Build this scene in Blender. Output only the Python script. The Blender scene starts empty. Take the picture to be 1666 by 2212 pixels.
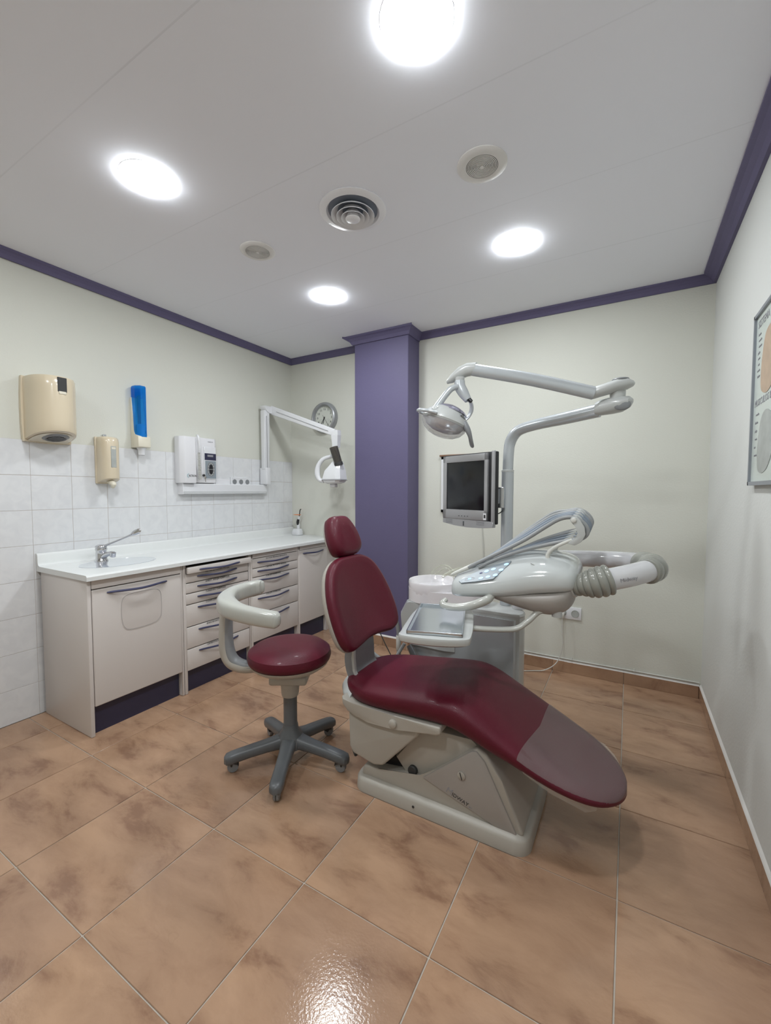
import bpy, bmesh, math, random
from mathutils import Vector, Matrix
from math import sin, cos, pi, radians
random.seed(7)
S = bpy.context.scene
COL = S.collection

# ------------------------------------------------------------------ camera, world, exposure
CAMH = 1.29375
LX, RX, BY, FY, CZ = -2.936, 0.419, 3.227, -1.55, 2.585     # left, right, back, front wall, ceiling
cd = bpy.data.cameras.new('camera'); cam = bpy.data.objects.new('camera', cd); COL.objects.link(cam)
S.camera = cam
cd.sensor_fit = 'VERTICAL'; cd.sensor_height = 24.0; cd.lens = 914.65 * 24.0 / 2212.0
cd.clip_start = 0.02
yaw, pitch, roll = radians(-29.903), radians(-2.820), radians(0.069)
fw = Vector((sin(yaw)*cos(pitch), cos(yaw)*cos(pitch), sin(pitch)))
rt = Vector((cos(yaw), -sin(yaw), 0)); up = rt.cross(fw)
rt2 = cos(roll)*rt + sin(roll)*up; up2 = -sin(roll)*rt + cos(roll)*up
m = Matrix((rt2, up2, -fw)).transposed().to_4x4(); m.translation = Vector((0, 0, CAMH))
cam.matrix_world = m
w = bpy.data.worlds.new('world'); S.world = w; w.use_nodes = True
w.node_tree.nodes['Background'].inputs[0].default_value = (0.8, 0.85, 0.95, 1)
w.node_tree.nodes['Background'].inputs[1].default_value = 0.3
S.view_settings.view_transform = 'Standard'; S.view_settings.look = 'None'
S.view_settings.gamma = 1.0; S.view_settings.use_curve_mapping = False
S.view_settings.exposure = -0.12
LAMP = 150.0            # downlight diffuser emission

# ------------------------------------------------------------------ materials
def N(nt, t, **k):
    n = nt.nodes.new(t)
    for a, b in k.items(): setattr(n, a, b)
    return n
def pm(name, col, rough=0.5, metal=0.0, var=0.06, scale=8.0, bump=0.0, bscale=60.0, coat=0.0, trans=0.0, alpha=1.0, spec=0.5, emit=None, es=0.0, sub=0.0):
    mt = bpy.data.materials.new(name); mt.use_nodes = True; nt = mt.node_tree
    b = nt.nodes['Principled BSDF']
    tc = N(nt, 'ShaderNodeTexCoord'); no = N(nt, 'ShaderNodeTexNoise')
    no.inputs['Scale'].default_value = scale; no.inputs['Detail'].default_value = 4
    nt.links.new(tc.outputs['Object'], no.inputs['Vector'])
    mx = N(nt, 'ShaderNodeMix', data_type='RGBA')
    c2 = [max(0, c*(1-var)) for c in col]; c1 = [min(1, c*(1+var)) for c in col]
    mx.inputs[6].default_value = (*c1, 1); mx.inputs[7].default_value = (*c2, 1)
    nt.links.new(no.outputs['Fac'], mx.inputs[0]); nt.links.new(mx.outputs[2], b.inputs['Base Color'])
    b.inputs['Roughness'].default_value = rough; b.inputs['Metallic'].default_value = metal
    b.inputs['Coat Weight'].default_value = coat; b.inputs['Coat Roughness'].default_value = 0.08
    b.inputs['Specular IOR Level'].default_value = spec
    b.inputs['Transmission Weight'].default_value = trans; b.inputs['Alpha'].default_value = alpha
    if emit: b.inputs['Emission Color'].default_value = (*emit, 1); b.inputs['Emission Strength'].default_value = es
    if bump:
        n2 = N(nt, 'ShaderNodeTexNoise'); n2.inputs['Scale'].default_value = bscale; n2.inputs['Detail'].default_value = 3
        nt.links.new(tc.outputs['Object'], n2.inputs['Vector'])
        bp = N(nt, 'ShaderNodeBump'); bp.inputs['Strength'].default_value = bump; bp.inputs['Distance'].default_value = 0.01
        nt.links.new(n2.outputs['Fac'], bp.inputs['Height']); nt.links.new(bp.outputs['Normal'], b.inputs['Normal'])
    return mt
M = {}
M['wall'] = pm('wall_paint', (.66, .665, .60), .75, var=.02, scale=2, bump=.08, bscale=120)
M['wall2'] = pm('right_wall_paint', (.66, .67, .645), .75, var=.02, scale=2, bump=.10, bscale=90)
M['purple'] = pm('purple_paint', (.115, .102, .195), .6, var=.06, scale=3, bump=.06, bscale=90)
M['cream'] = pm('cream_plastic', (.66, .57, .42), .22, var=.02, coat=.3)
M['creamlight'] = pm('light_cream_plastic', (.72, .68, .56), .3, var=.02)
M['white'] = pm('white_plastic', (.76, .76, .78), .3, var=.02)
M['whitegloss'] = pm('white_gloss_lacquer', (.74, .75, .77), .12, var=.01, coat=.5)
M['armwhite'] = pm('white_swing_arm_paint', (.60, .60, .615), .16, var=.01, coat=.5)
M['ceramic'] = pm('white_ceramic', (.82, .80, .82), .06, var=.01, coat=1)
M['basin'] = pm('basin_ceramic', (.50, .545, .61), .06, var=.01, coat=1)
M['lam'] = pm('worktop_laminate', (.74, .76, .75), .32, var=.02, scale=30)
M['cab'] = pm('cabinet_laminate', (.63, .59, .56), .38, var=.02, scale=3)
M['cabin'] = pm('cabinet_inside', (.10, .09, .085), .6)
M['navy'] = pm('navy_plinth', (.030, .030, .065), .32, var=.1)
M['handle'] = pm('blue_grey_handle', (.060, .065, .13), .35, metal=.3)
M['chrome'] = pm('chrome', (.62, .62, .64), .12, metal=1, var=.02)
M['steel'] = pm('brushed_steel', (.58, .60, .63), .27, metal=1, var=.03)
M['traysteel'] = pm('tray_steel', (.62, .67, .72), .16, metal=.9, var=.02)
M['brass'] = pm('brass_key', (.5, .47, .4), .3, metal=1)
M['vinyl'] = pm('burgundy_vinyl', (.090, .006, .017), .42, var=.10, scale=5, bump=.12, bscale=300, coat=.03, spec=.28)
M['beige'] = pm('beige_chair_shell', (.405, .38, .335), .42, var=.04, scale=4)
M['beige2'] = pm('beige_grey_panel', (.36, .335, .31), .42, var=.04, scale=4)
M['unit'] = pm('grey_white_unit_plastic', (.48, .495, .485), .28, var=.02, coat=.2)
M['gloss'] = pm('glossy_grey_white_shell', (.52, .545, .54), .1, var=.01, coat=.6)
M['pad'] = pm('glossy_arm_pad', (.44, .445, .41), .2, var=.02, coat=.4)
M['greyd'] = pm('dark_grey_plastic', (.110, .118, .125), .33, var=.05)
M['greym'] = pm('mid_grey_plastic', (.22, .23, .24), .35, var=.04)
M['bellow'] = pm('grey_green_bellows', (.26, .265, .235), .22, var=.03, coat=.3)
M['arm'] = pm('silver_grey_paint', (.50, .53, .55), .25, metal=.25, var=.02, coat=.4)
M['hose'] = pm('grey_hose', (.28, .29, .295), .4, var=.03)
M['hosebl'] = pm('blue_grey_hose', (.19, .225, .27), .4, var=.03)
M['hosew'] = pm('white_hose', (.62, .62, .58), .4, var=.03)
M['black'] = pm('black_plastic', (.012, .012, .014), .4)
M['rubber'] = pm('black_rubber', (.03, .03, .03), .6)
M['silver'] = pm('monitor_silver', (.40, .40, .41), .35, metal=.4, var=.02)
M['screen'] = pm('dark_screen', (.006, .007, .010), .18, var=.02)
M['ink'] = pm('dark_print', (.03, .03, .03), .6)
M['inkg'] = pm('grey_print', (.28, .28, .30), .6)
M['orange'] = pm('orange_shield', (.85, .22, .04), .2, var=.02)
M['brown'] = pm('brown_wood_edge', (.22, .12, .07), .5, var=.2, scale=30)
M['caulk'] = pm('white_caulk', (.72, .70, .67), .6, var=.05, scale=30)
M['grout'] = pm('floor_grout', (.46, .41, .35), .8, var=.15, scale=40)
M['wgrout'] = pm('wall_grout', (.50, .45, .41), .8, var=.1, scale=40)
M['speaker'] = pm('speaker_plastic', (.72, .71, .69), .5, var=.02)
M['grille'] = pm('speaker_grille', (.42, .42, .42), .5, var=.05)
M['duct'] = pm('duct_interior', (.16, .18, .22), .6, var=.2)
M['clock'] = pm('clock_rim', (.36, .37, .38), .32, metal=.4)
M['dial'] = pm('clock_dial', (.62, .64, .58), .5)
M['bluelit'] = pm('blue_lit_key', (.40, .58, .78), .4, emit=(.5, .75, 1.0), es=.45)
M['keypad'] = pm('keypad_grey', (.25, .29, .32), .35)
M['logo'] = pm('teal_logo', (.25, .5, .55), .5)
M['lav'] = pm('lavender_metal_insert', (.48, .46, .58), .15, metal=.7, coat=.5)
M['board'] = pm('poster_print', (.60, .66, .62), .25, var=.03, coat=.2)
M['skin'] = pm('poster_tan_print', (.48, .36, .26), .5, var=.25, scale=20)
M['pgrey'] = pm('poster_grey_print', (.40, .42, .40), .5, var=.25, scale=20)
M['rim'] = pm('poster_frame', (.30, .32, .36), .35, metal=.4)

def ceiling_mat():
    mt = bpy.data.materials.new('ceiling_paint'); mt.use_nodes = True; nt = mt.node_tree; b = nt.nodes['Principled BSDF']
    tc = N(nt, 'ShaderNodeTexCoord'); sp = N(nt, 'ShaderNodeSeparateXYZ'); nt.links.new(tc.outputs['Object'], sp.inputs[0])
    a = N(nt, 'ShaderNodeMath', operation='ADD'); a.inputs[1].default_value = -0.777+6.0
    nt.links.new(sp.outputs['Y'], a.inputs[0])
    md = N(nt, 'ShaderNodeMath', operation='PINGPONG'); md.inputs[1].default_value = 0.3; nt.links.new(a.outputs[0], md.inputs[0])
    lt = N(nt, 'ShaderNodeMath', operation='LESS_THAN'); lt.inputs[1].default_value = 0.0025; nt.links.new(md.outputs[0], lt.inputs[0])
    no = N(nt, 'ShaderNodeTexNoise'); no.inputs['Scale'].default_value = 1.7; nt.links.new(tc.outputs['Object'], no.inputs['Vector'])
    mu = N(nt, 'ShaderNodeMath', operation='MULTIPLY'); nt.links.new(lt.outputs[0], mu.inputs[0]); nt.links.new(no.outputs['Fac'], mu.inputs[1])
    mx = N(nt, 'ShaderNodeMix', data_type='RGBA'); mx.inputs[6].default_value = (.84, .86, .92, 1); mx.inputs[7].default_value = (.72, .74, .79, 1)
    nt.links.new(mu.outputs[0], mx.inputs[0]); nt.links.new(mx.outputs[2], b.inputs['Base Color'])
    b.inputs['Roughness'].default_value = .8
    return mt
M['ceiling'] = ceiling_mat()

def tile_floor_mat(name='floor_tile_glaze'):
    mt = bpy.data.materials.new(name); mt.use_nodes = True; nt = mt.node_tree; b = nt.nodes['Principled BSDF']
    tc = N(nt, 'ShaderNodeTexCoord'); oi = N(nt, 'ShaderNodeObjectInfo')
    mp = N(nt, 'ShaderNodeMapping'); mp.inputs['Rotation'].default_value = (0, 0, radians(58)); mp.inputs['Scale'].default_value = (1.0, 2.2, 1)
    nt.links.new(tc.outputs['Object'], mp.inputs['Vector'])
    rr = N(nt, 'ShaderNodeMath', operation='MULTIPLY'); rr.inputs[1].default_value = 9.0; nt.links.new(oi.outputs['Random'], rr.inputs[0])
    cb = N(nt, 'ShaderNodeCombineXYZ'); nt.links.new(rr.outputs[0], cb.inputs[0]); nt.links.new(rr.outputs[0], cb.inputs[2])
    ad = N(nt, 'ShaderNodeVectorMath', operation='ADD'); nt.links.new(mp.outputs[0], ad.inputs[0]); nt.links.new(cb.outputs[0], ad.inputs[1])
    n1 = N(nt, 'ShaderNodeTexNoise'); n1.inputs['Scale'].default_value = 4.2; n1.inputs['Detail'].default_value = 8; n1.inputs['Roughness'].default_value = .62; n1.inputs['Distortion'].default_value = .35
    n2 = N(nt, 'ShaderNodeTexNoise'); n2.inputs['Scale'].default_value = 1.8; n2.inputs['Detail'].default_value = 3
    n3 = N(nt, 'ShaderNodeTexNoise'); n3.inputs['Scale'].default_value = 3.2; n3.inputs['Detail'].default_value = 2.5; n3.inputs['Distortion'].default_value = .3
    n4 = N(nt, 'ShaderNodeTexNoise'); n4.inputs['Scale'].default_value = 120; n4.inputs['Detail'].default_value = 4
    for n in (n1, n2, n3): nt.links.new(ad.outputs[0], n.inputs['Vector'])
    nt.links.new(tc.outputs['Object'], n4.inputs['Vector'])
    r1 = N(nt, 'ShaderNodeValToRGB'); e = r1.color_ramp.elements
    e[0].position = .33; e[0].color = (.262, .150, .095, 1); e[1].position = .62; e[1].color = (.430, .272, .174, 1)
    k = r1.color_ramp.elements.new(.46); k.color = (.375, .232, .147, 1)
    nt.links.new(n1.outputs['Fac'], r1.inputs[0])
    r2 = N(nt, 'ShaderNodeValToRGB'); e = r2.color_ramp.elements
    e[0].position = .35; e[0].color = (.86, .85, .86, 1); e[1].position = .65; e[1].color = (1.05, 1.05, 1.04, 1)
    nt.links.new(n2.outputs['Fac'], r2.inputs[0])
    m1 = N(nt, 'ShaderNodeMix', data_type='RGBA', blend_type='MULTIPLY'); m1.inputs[0].default_value = 1
    nt.links.new(r1.outputs[0], m1.inputs[6]); nt.links.new(r2.outputs[0], m1.inputs[7])
    # thin veins
    r3 = N(nt, 'ShaderNodeValToRGB'); e = r3.color_ramp.elements
    e[0].position = .495; e[0].color = (0, 0, 0, 1); e[1].position = .505; e[1].color = (0, 0, 0, 1)
    k = r3.color_ramp.elements.new(.50); k.color = (1, 1, 1, 1)
    nt.links.new(n3.outputs['Fac'], r3.inputs[0])
    vg = N(nt, 'ShaderNodeMath', operation='MULTIPLY'); nt.links.new(r3.outputs[0], vg.inputs[0])
    n5 = N(nt, 'ShaderNodeTexNoise'); n5.inputs['Scale'].default_value = 5; nt.links.new(ad.outputs[0], n5.inputs['Vector'])
    r5 = N(nt, 'ShaderNodeValToRGB'); r5.color_ramp.elements[0].position = .48; r5.color_ramp.elements[1].position = .62
    r5.color_ramp.elements[1].color = (.10, .10, .10, 1); nt.links.new(n5.outputs['Fac'], r5.inputs[0]); nt.links.new(r5.outputs[0], vg.inputs[1])
    m2 = N(nt, 'ShaderNodeMix', data_type='RGBA'); nt.links.new(vg.outputs[0], m2.inputs[0]); nt.links.new(m1.outputs[2], m2.inputs[6]); m2.inputs[7].default_value = (.15, .085, .05, 1)
    nt.links.new(m2.outputs[2], b.inputs['Base Color'])
    b.inputs['Roughness'].default_value = .11; b.inputs['Specular IOR Level'].default_value = .40
    bp = N(nt, 'ShaderNodeBump'); bp.inputs['Strength'].default_value = .18; bp.inputs['Distance'].default_value = .002
    nt.links.new(n4.outputs['Fac'], bp.inputs['Height']); nt.links.new(bp.outputs[0], b.inputs['Normal'])
    return mt
M['ftile'] = tile_floor_mat()
def wall_tile_mat():
    mt = bpy.data.materials.new('wall_tile_glaze'); mt.use_nodes = True; nt = mt.node_tree; b = nt.nodes['Principled BSDF']
    tc = N(nt, 'ShaderNodeTexCoord'); oi = N(nt, 'ShaderNodeObjectInfo')
    rr = N(nt, 'ShaderNodeMath', operation='MULTIPLY'); rr.inputs[1].default_value = 7.0; nt.links.new(oi.outputs['Random'], rr.inputs[0])
    ad = N(nt, 'ShaderNodeVectorMath', operation='ADD'); nt.links.new(tc.outputs['Object'], ad.inputs[0]); nt.links.new(rr.outputs[0], ad.inputs[1])
    n1 = N(nt, 'ShaderNodeTexNoise'); n1.inputs['Scale'].default_value = 16; n1.inputs['Detail'].default_value = 7; n1.inputs['Distortion'].default_value = .8
    nt.links.new(ad.outputs[0], n1.inputs['Vector'])
    r = N(nt, 'ShaderNodeValToRGB'); e = r.color_ramp.elements
    e[0].position = .36; e[0].color = (.690, .700, .715, 1); e[1].position = .6; e[1].color = (.735, .745, .755, 1)
    nt.links.new(n1.outputs['Fac'], r.inputs[0]); nt.links.new(r.outputs[0], b.inputs['Base Color'])
    b.inputs['Roughness'].default_value = .09
    bp = N(nt, 'ShaderNodeBump'); bp.inputs['Strength'].default_value = .05; bp.inputs['Distance'].default_value = .003
    nt.links.new(n1.outputs['Fac'], bp.inputs['Height']); nt.links.new(bp.outputs[0], b.inputs['Normal'])
    return mt
M['wtile'] = wall_tile_mat()
def mix_transparent(name, col, fac, rough=.1, tint=(1, 1, 1)):
    mt = bpy.data.materials.new(name); mt.use_nodes = True; nt = mt.node_tree; b = nt.nodes['Principled BSDF']
    b.inputs['Base Color'].default_value = (*col, 1); b.inputs['Roughness'].default_value = rough; b.inputs['Coat Weight'].default_value = .6
    no = N(nt, 'ShaderNodeTexNoise'); no.inputs['Scale'].default_value = 9
    tr = N(nt, 'ShaderNodeBsdfTransparent'); tr.inputs[0].default_value = (*tint, 1)
    ma = N(nt, 'ShaderNodeMapRange'); ma.inputs[3].default_value = fac-.05; ma.inputs[4].default_value = fac+.05
    nt.links.new(no.outputs['Fac'], ma.inputs[0])
    mx = N(nt, 'ShaderNodeMixShader'); nt.links.new(ma.outputs[0], mx.inputs[0]); nt.links.new(tr.outputs[0], mx.inputs[1]); nt.links.new(b.outputs[0], mx.inputs[2])
    nt.links.new(mx.outputs[0], nt.nodes['Material Output'].inputs[0])
    return mt
M['film'] = mix_transparent('clear_plastic_film', (.26, .20, .20), .40, .09)
M['loose'] = mix_transparent('loose_plastic_film', (.5, .46, .42), .35, .15)
M['bluebox'] = mix_transparent('blue_transparent_plastic', (.005, .22, .62), .38, .06, (.12, .55, 1))
M['smoke'] = mix_transparent('smoked_plastic', (.10, .09, .08), .55, .08, (.45, .42, .38))
M['lens'] = mix_transparent('clear_lamp_lens', (.60, .60, .62), .45, .03)
M['clear'] = mix_transparent('clear_tube', (.62, .63, .52), .5, .1)
M['lampon'] = pm('lit_diffuser', (.9, .9, .9), .5, emit=(.93, .97, 1.0), es=LAMP)

# ------------------------------------------------------------------ mesh helpers (world coordinates)
OFF = {}
def obj(name, bm, mat, parent=None, smooth=True, label=None, sub=0, angle=40):
    off = OFF.get(parent.name, Vector()) if parent else Vector()
    if off.length: bmesh.ops.translate(bm, verts=bm.verts, vec=-off)
    bmesh.ops.recalc_face_normals(bm, faces=bm.faces)
    me = bpy.data.meshes.new(name); bm.to_mesh(me); bm.free()
    me.materials.append(mat)
    if smooth:
        me.polygons.foreach_set('use_smooth', [True]*len(me.polygons)); me.set_sharp_from_angle(angle=radians(angle))
    o = bpy.data.objects.new(name, me); COL.objects.link(o)
    if parent: o.parent = parent; OFF[o.name] = off
    if label: o['label'] = label
    if sub:
        sm = o.modifiers.new('sub', 'SUBSURF'); sm.levels = sub; sm.render_levels = sub
    return o
def thing(name, label, cat, loc=(0, 0, 0), group=None):
    o = bpy.data.objects.new(name, None); COL.objects.link(o); o.location = loc; o.empty_display_size = .05
    o['label'] = label; o['category'] = cat
    if group: o['group'] = group
    OFF[o.name] = Vector(loc); return o
def tag(o, label, cat, group=None):
    o['label'] = label; o['category'] = cat
    if group: o['group'] = group
    return o
def struct(o): o['kind'] = 'structure'; return o
def merge(*bms):
    a = bms[0]
    for b in bms[1:]:
        me = bpy.data.meshes.new('t'); b.to_mesh(me); b.free(); a.from_mesh(me); bpy.data.meshes.remove(me)
    return a
def box(x0, x1, y0, y1, z0, z1, bev=0.0, seg=2):
    bm = bmesh.new(); bmesh.ops.create_cube(bm, size=1)
    for v in bm.verts:
        v.co = Vector(((x0+x1)/2+v.co.x*(x1-x0), (y0+y1)/2+v.co.y*(y1-y0), (z0+z1)/2+v.co.z*(z1-z0)))
    if bev: bmesh.ops.bevel(bm, geom=list(bm.edges), offset=min(bev, .49*min(x1-x0, y1-y0, z1-z0)), segments=seg, affect='EDGES', profile=.5)
    return bm
def xf(bm, mat4): bmesh.ops.transform(bm, matrix=mat4, verts=bm.verts); return bm
def frame(o, ex, ey, ez=None):
    ex = Vector(ex).normalized(); ey = Vector(ey).normalized(); ez = Vector(ez).normalized() if ez else ex.cross(ey).normalized()
    f = Matrix((ex, ey, ez)).transposed().to_4x4(); f.translation = Vector(o); return f
def prism(pts, a0, a1, axis='y', bev=0.0, seg=2):
    """extrude polygon pts; axis y: pts=(x,z); axis x: pts=(y,z); axis z: pts=(x,y)"""
    bm = bmesh.new()
    def P(p, a): return {'y': (p[0], a, p[1]), 'x': (a, p[0], p[1]), 'z': (p[0], p[1], a)}[axis]
    A = [bm.verts.new(P(p, a0)) for p in pts]; B = [bm.verts.new(P(p, a1)) for p in pts]; n = len(pts)
    bm.faces.new(A); bm.faces.new(list(reversed(B)))
    for i in range(n): bm.faces.new((A[i], B[i], B[(i+1) % n], A[(i+1) % n]))
    if bev: bmesh.ops.bevel(bm, geom=list(bm.edges), offset=bev, segments=seg, affect='EDGES', profile=.5, clamp_overlap=True)
    return bm
def loft(rings, caps=True, closed=True):
    bm = bmesh.new(); R = [[bm.verts.new(p) for p in r] for r in rings]; n = len(R[0])
    for a, b in zip(R, R[1:]):
        for i in range(n if closed else n-1): bm.faces.new((a[i], a[(i+1) % n], b[(i+1) % n], b[i]))
    if caps and closed: bm.faces.new(R[0]); bm.faces.new(list(reversed(R[-1])))
    return bm
def lathe(prof, c=(0, 0, 0), n=32, axis=(0, 0, 1), caps=True):
    az = Vector(axis).normalized(); ax = az.orthogonal().normalized(); ay = az.cross(ax); c = Vector(c)
    rings = [[c+az*h+(ax*cos(2*pi*i/n)+ay*sin(2*pi*i/n))*max(r, 1e-4) for i in range(n)] for r, h in prof]
    return loft(rings, caps)
def crom(pts, per=6, closed=False):
    P = [Vector(p) for p in pts]; n = len(P); out = []
    rng = range(n if closed else n-1)
    for i in rng:
        if closed: a, b, c, d = P[(i-1) % n], P[i], P[(i+1) % n], P[(i+2) % n]
        else: a, b, c, d = P[max(i-1, 0)], P[i], P[i+1], P[min(i+2, n-1)]
        for k in range(per):
            t = k/per
            out.append(.5*((2*b)+(c-a)*t+(2*a-5*b+4*c-d)*t*t+(3*b-a-3*c+d)*t**3))
    if not closed: out.append(P[-1])
    return out
def tube(pts, r, n=12, smooth=6, flat=1.0, upv=(0, 0, 1), closed=False):
    """sweep; r number or per-point list; flat scales the section along the side axis"""
    rs = list(r) if isinstance(r, (list, tuple)) else [r]*len(pts)
    if smooth > 1 and len(pts) > 2:
        q = [(*p, rr) for p, rr in zip(pts, rs)]
        P3 = crom([p[:3] for p in q], smooth, closed); rr = crom([(p[3], 0, 0) for p in q], smooth, closed); rs = [v.x for v in rr]
    else: P3 = [Vector(p) for p in pts]
    rings = []; side = None; L = len(P3)
    for i, p in enumerate(P3):
        t = (P3[(i+1) % L]-P3[i-1]) if closed else (P3[min(i+1, L-1)]-P3[max(i-1, 0)])
        t.normalize()
        if side is None:
            side = t.cross(Vector(upv))
            if side.length < .05: side = t.cross(Vector((1, 0, 0)))
        else: side = side-t*side.dot(t)
        side.normalize(); u = side.cross(t)
        rings.append([p+(side*cos(2*pi*k/n)*flat+u*sin(2*pi*k/n))*rs[i] for k in range(n)])
    if closed: rings.append(rings[0]); return loft_w(rings)
    return loft(rings)
def loft_w(rings):
    bm = bmesh.new(); R = [[bm.verts.new(p) for p in r] for r in rings[:-1]]; n = len(R[0]); L = len(R)
    for j in range(L):
        a, b = R[j], R[(j+1) % L]
        for i in range(n): bm.faces.new((a[i], a[(i+1) % n], b[(i+1) % n], b[i]))
    return bm
def ball(c, r, sx=1, sy=1, sz=1, n=20):
    bm = bmesh.new(); bmesh.ops.create_uvsphere(bm, u_segments=n, v_segments=n//2+2, radius=r)
    for v in bm.verts: v.co = Vector((v.co.x*sx, v.co.y*sy, v.co.z*sz))+Vector(c)
    return bm
def pad3(outline, fr, rings, curve=None, n_per=4, capend=True):
    """cushion: closed smooth outline (s,t) in frame fr (ex=s, ey=t, ez=normal); rings=[(scale, depth)]"""
    P = crom([(a, b, 0) for a, b in outline], n_per, True); cx = sum(p.x for p in P)/len(P); cy = sum(p.y for p in P)/len(P)
    R = []
    for sc, d in rings:
        ring = []
        for p in P:
            s = cx+(p.x-cx)*sc; t = cy+(p.y-cy)*sc
            ring.append(fr @ Vector((s, t, d+(curve(s, t) if curve else 0))))
        R.append(ring)
    return loft(R)
def text(name, body, size, o, ex, ey, mat, parent=None, ext=.0004, align='LEFT', sx=1.0):
    cu = bpy.data.curves.new(name, 'FONT'); cu.body = body; cu.size = size; cu.extrude = ext; cu.align_x = align; cu.resolution_u = 2
    to = bpy.data.objects.new('tmp', cu); COL.objects.link(to); bpy.context.view_layer.update()
    me = bpy.data.meshes.new_from_object(to.evaluated_get(bpy.context.evaluated_depsgraph_get()))
    bpy.data.objects.remove(to); bm = bmesh.new(); bm.from_mesh(me); bpy.data.meshes.remove(me)
    if sx != 1: bmesh.ops.scale(bm, vec=(sx, 1, 1), verts=bm.verts)
    xf(bm, frame(o, ex, ey)); return obj(name, bm, mat, parent, smooth=False)
def copy_tree(o, parent=None):
    c = o.copy(); COL.objects.link(c); c.parent = parent
    OFF[c.name] = OFF.get(o.name, Vector())
    for ch in list(o.children): copy_tree(ch, c)
    return c

# ------------------------------------------------------------------ the room
fl = struct(obj('floor', box(LX-.1, RX+.1, FY-.1, BY+.1, -.06, -.0035), M['grout'], smooth=False))
X0, TX, Y0, TY = -.89966, .4495, 1.02686, .45098
tile_cache = {}
def floor_tile(xa, xb, ya, yb):
    g = .0022; xa += g; xb -= g; ya += g; yb -= g
    if xb-xa < .01 or yb-ya < .01: return
    key = (round(xb-xa, 3), round(yb-ya, 3)); c = Vector(((xa+xb)/2, (ya+yb)/2, 0))
    if key not in tile_cache:
        o = obj('floor_tile', box(-key[0]/2, key[0]/2, -key[1]/2, key[1]/2, -.012, 0, .0012, 1), M['ftile'], None, smooth=False); o.parent = fl; tile_cache[key] = o
    else:
        o = tile_cache[key].copy(); COL.objects.link(o); o.parent = fl
    o.location = c
xs = sorted(set([LX]+[X0+i*TX for i in range(-4, 3)]+[RX])); ys = [FY]+[Y0+j*TY for j in range(-5, 5)]+[BY]
for a, b in zip(xs, xs[1:]):
    for c, d in zip(ys, ys[1:]): floor_tile(a, b, c, d)

wl = struct(obj('wall_left', box(LX-.12, LX-.006, FY-.1, BY+.1, 0, 2.72), M['wall'], smooth=False))
wg = obj('grout_bed', box(LX-.006, LX-.0015, .27, BY, 0, 1.579), M['wgrout'], wl, smooth=False)
wt_cache = {}
zs = [0]+[.19+.1985*k for k in range(8)]; yy = [1.08+.2025*k for k in range(-4, 11)]+[BY]
for a, b in zip(yy, yy[1:]):
    for z0, z1 in zip(zs, zs[1:]):
        if a > 1.2 and z1 < .8: continue
        g = .001; key = (round(b-a-2*g, 3), round(z1-z0-2*g, 3))
        if key not in wt_cache:
            o = obj('wall_tile', box(-.0065, 0, -key[0]/2, key[0]/2, -key[1]/2, key[1]/2, .0009, 1), M['wtile'], None, smooth=False); o.parent = wl; wt_cache[key] = o
        else:
            o = wt_cache[key].copy(); COL.objects.link(o); o.parent = wl
        o.location = (LX, (a+b)/2, (z0+z1)/2)
struct(obj('wall_back', box(LX-.12, RX+.12, BY, BY+.12, 0, 2.72), M['wall'], smooth=False))
struct(obj('wall_right', box(RX, RX+.12, FY-.1, BY+.1, 0, 2.72), M['wall2'], smooth=False))
struct(obj('wall_front', box(LX-.12, RX+.12, FY-.12, FY, 0, 2.72), M['wall'], smooth=False))
struct(obj('ceiling', box(LX-.12, RX+.12, FY-.12, BY+.12, CZ, CZ+.1), M['ceiling'], smooth=False))
CX0, CX1, CY0 = -2.045, -1.537, 3.028
struct(obj('column', box(CX0, CX1, CY0, BY+.01, 0, CZ, .004, 1), M['purple'], smooth=False))
# crown trims: profile swept along each wall (a = away from the wall, z)
def crown(name, p0, p1, inward, w_=.052, h_=.047, ext0=0, ext1=0):
    p0 = Vector(p0); p1 = Vector(p1); d = (p1-p0).normalized(); iv = Vector(inward)
    prof = [(0, 0), (0, -h_), (w_*.22, -h_), (w_*.42, -h_*.62), (w_*.72, -h_*.34), (w_*.92, -h_*.26), (w_, -h_*.22), (w_, 0)]
    rings = []
    for k, (p, e) in enumerate(((p0, ext0), (p1, ext1))):
        sgn = -1 if k == 0 else 1
        rings.append([p+iv*a+Vector((0, 0, z))+d*sgn*e*a for a, z in prof])
    return struct(obj(name, loft(rings), M['purple'], smooth=False))
c = CZ
crown('trim_1', (LX, FY, c), (LX, BY, c), (1, 0, 0), .04, .05, -1, -1)
crown('trim_2', (LX, BY, c), (CX0, BY, c), (0, -1, 0), .045, .05, -1, -1)
crown('trim_3', (CX0, BY, c), (CX0, CY0, c), (-1, 0, 0), .075, .062, -1, 1)
crown('trim_4', (CX0, CY0, c), (CX1, CY0, c), (0, -1, 0), .06, .062, 1, 1)
crown('trim_5', (CX1, CY0, c), (CX1, BY, c), (1, 0, 0), .045, .062, 1, -1)
crown('trim_6', (CX1, BY, c), (RX, BY, c), (0, -1, 0), .045, .05, -1, -1)
crown('trim_7', (RX, BY, c), (RX, FY, c), (-1, 0, 0), .07, .05, -1, -1)
crown('trim_8', (RX, FY, c), (LX, FY, c), (0, 1, 0), .05, .05, -1, -1)

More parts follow.
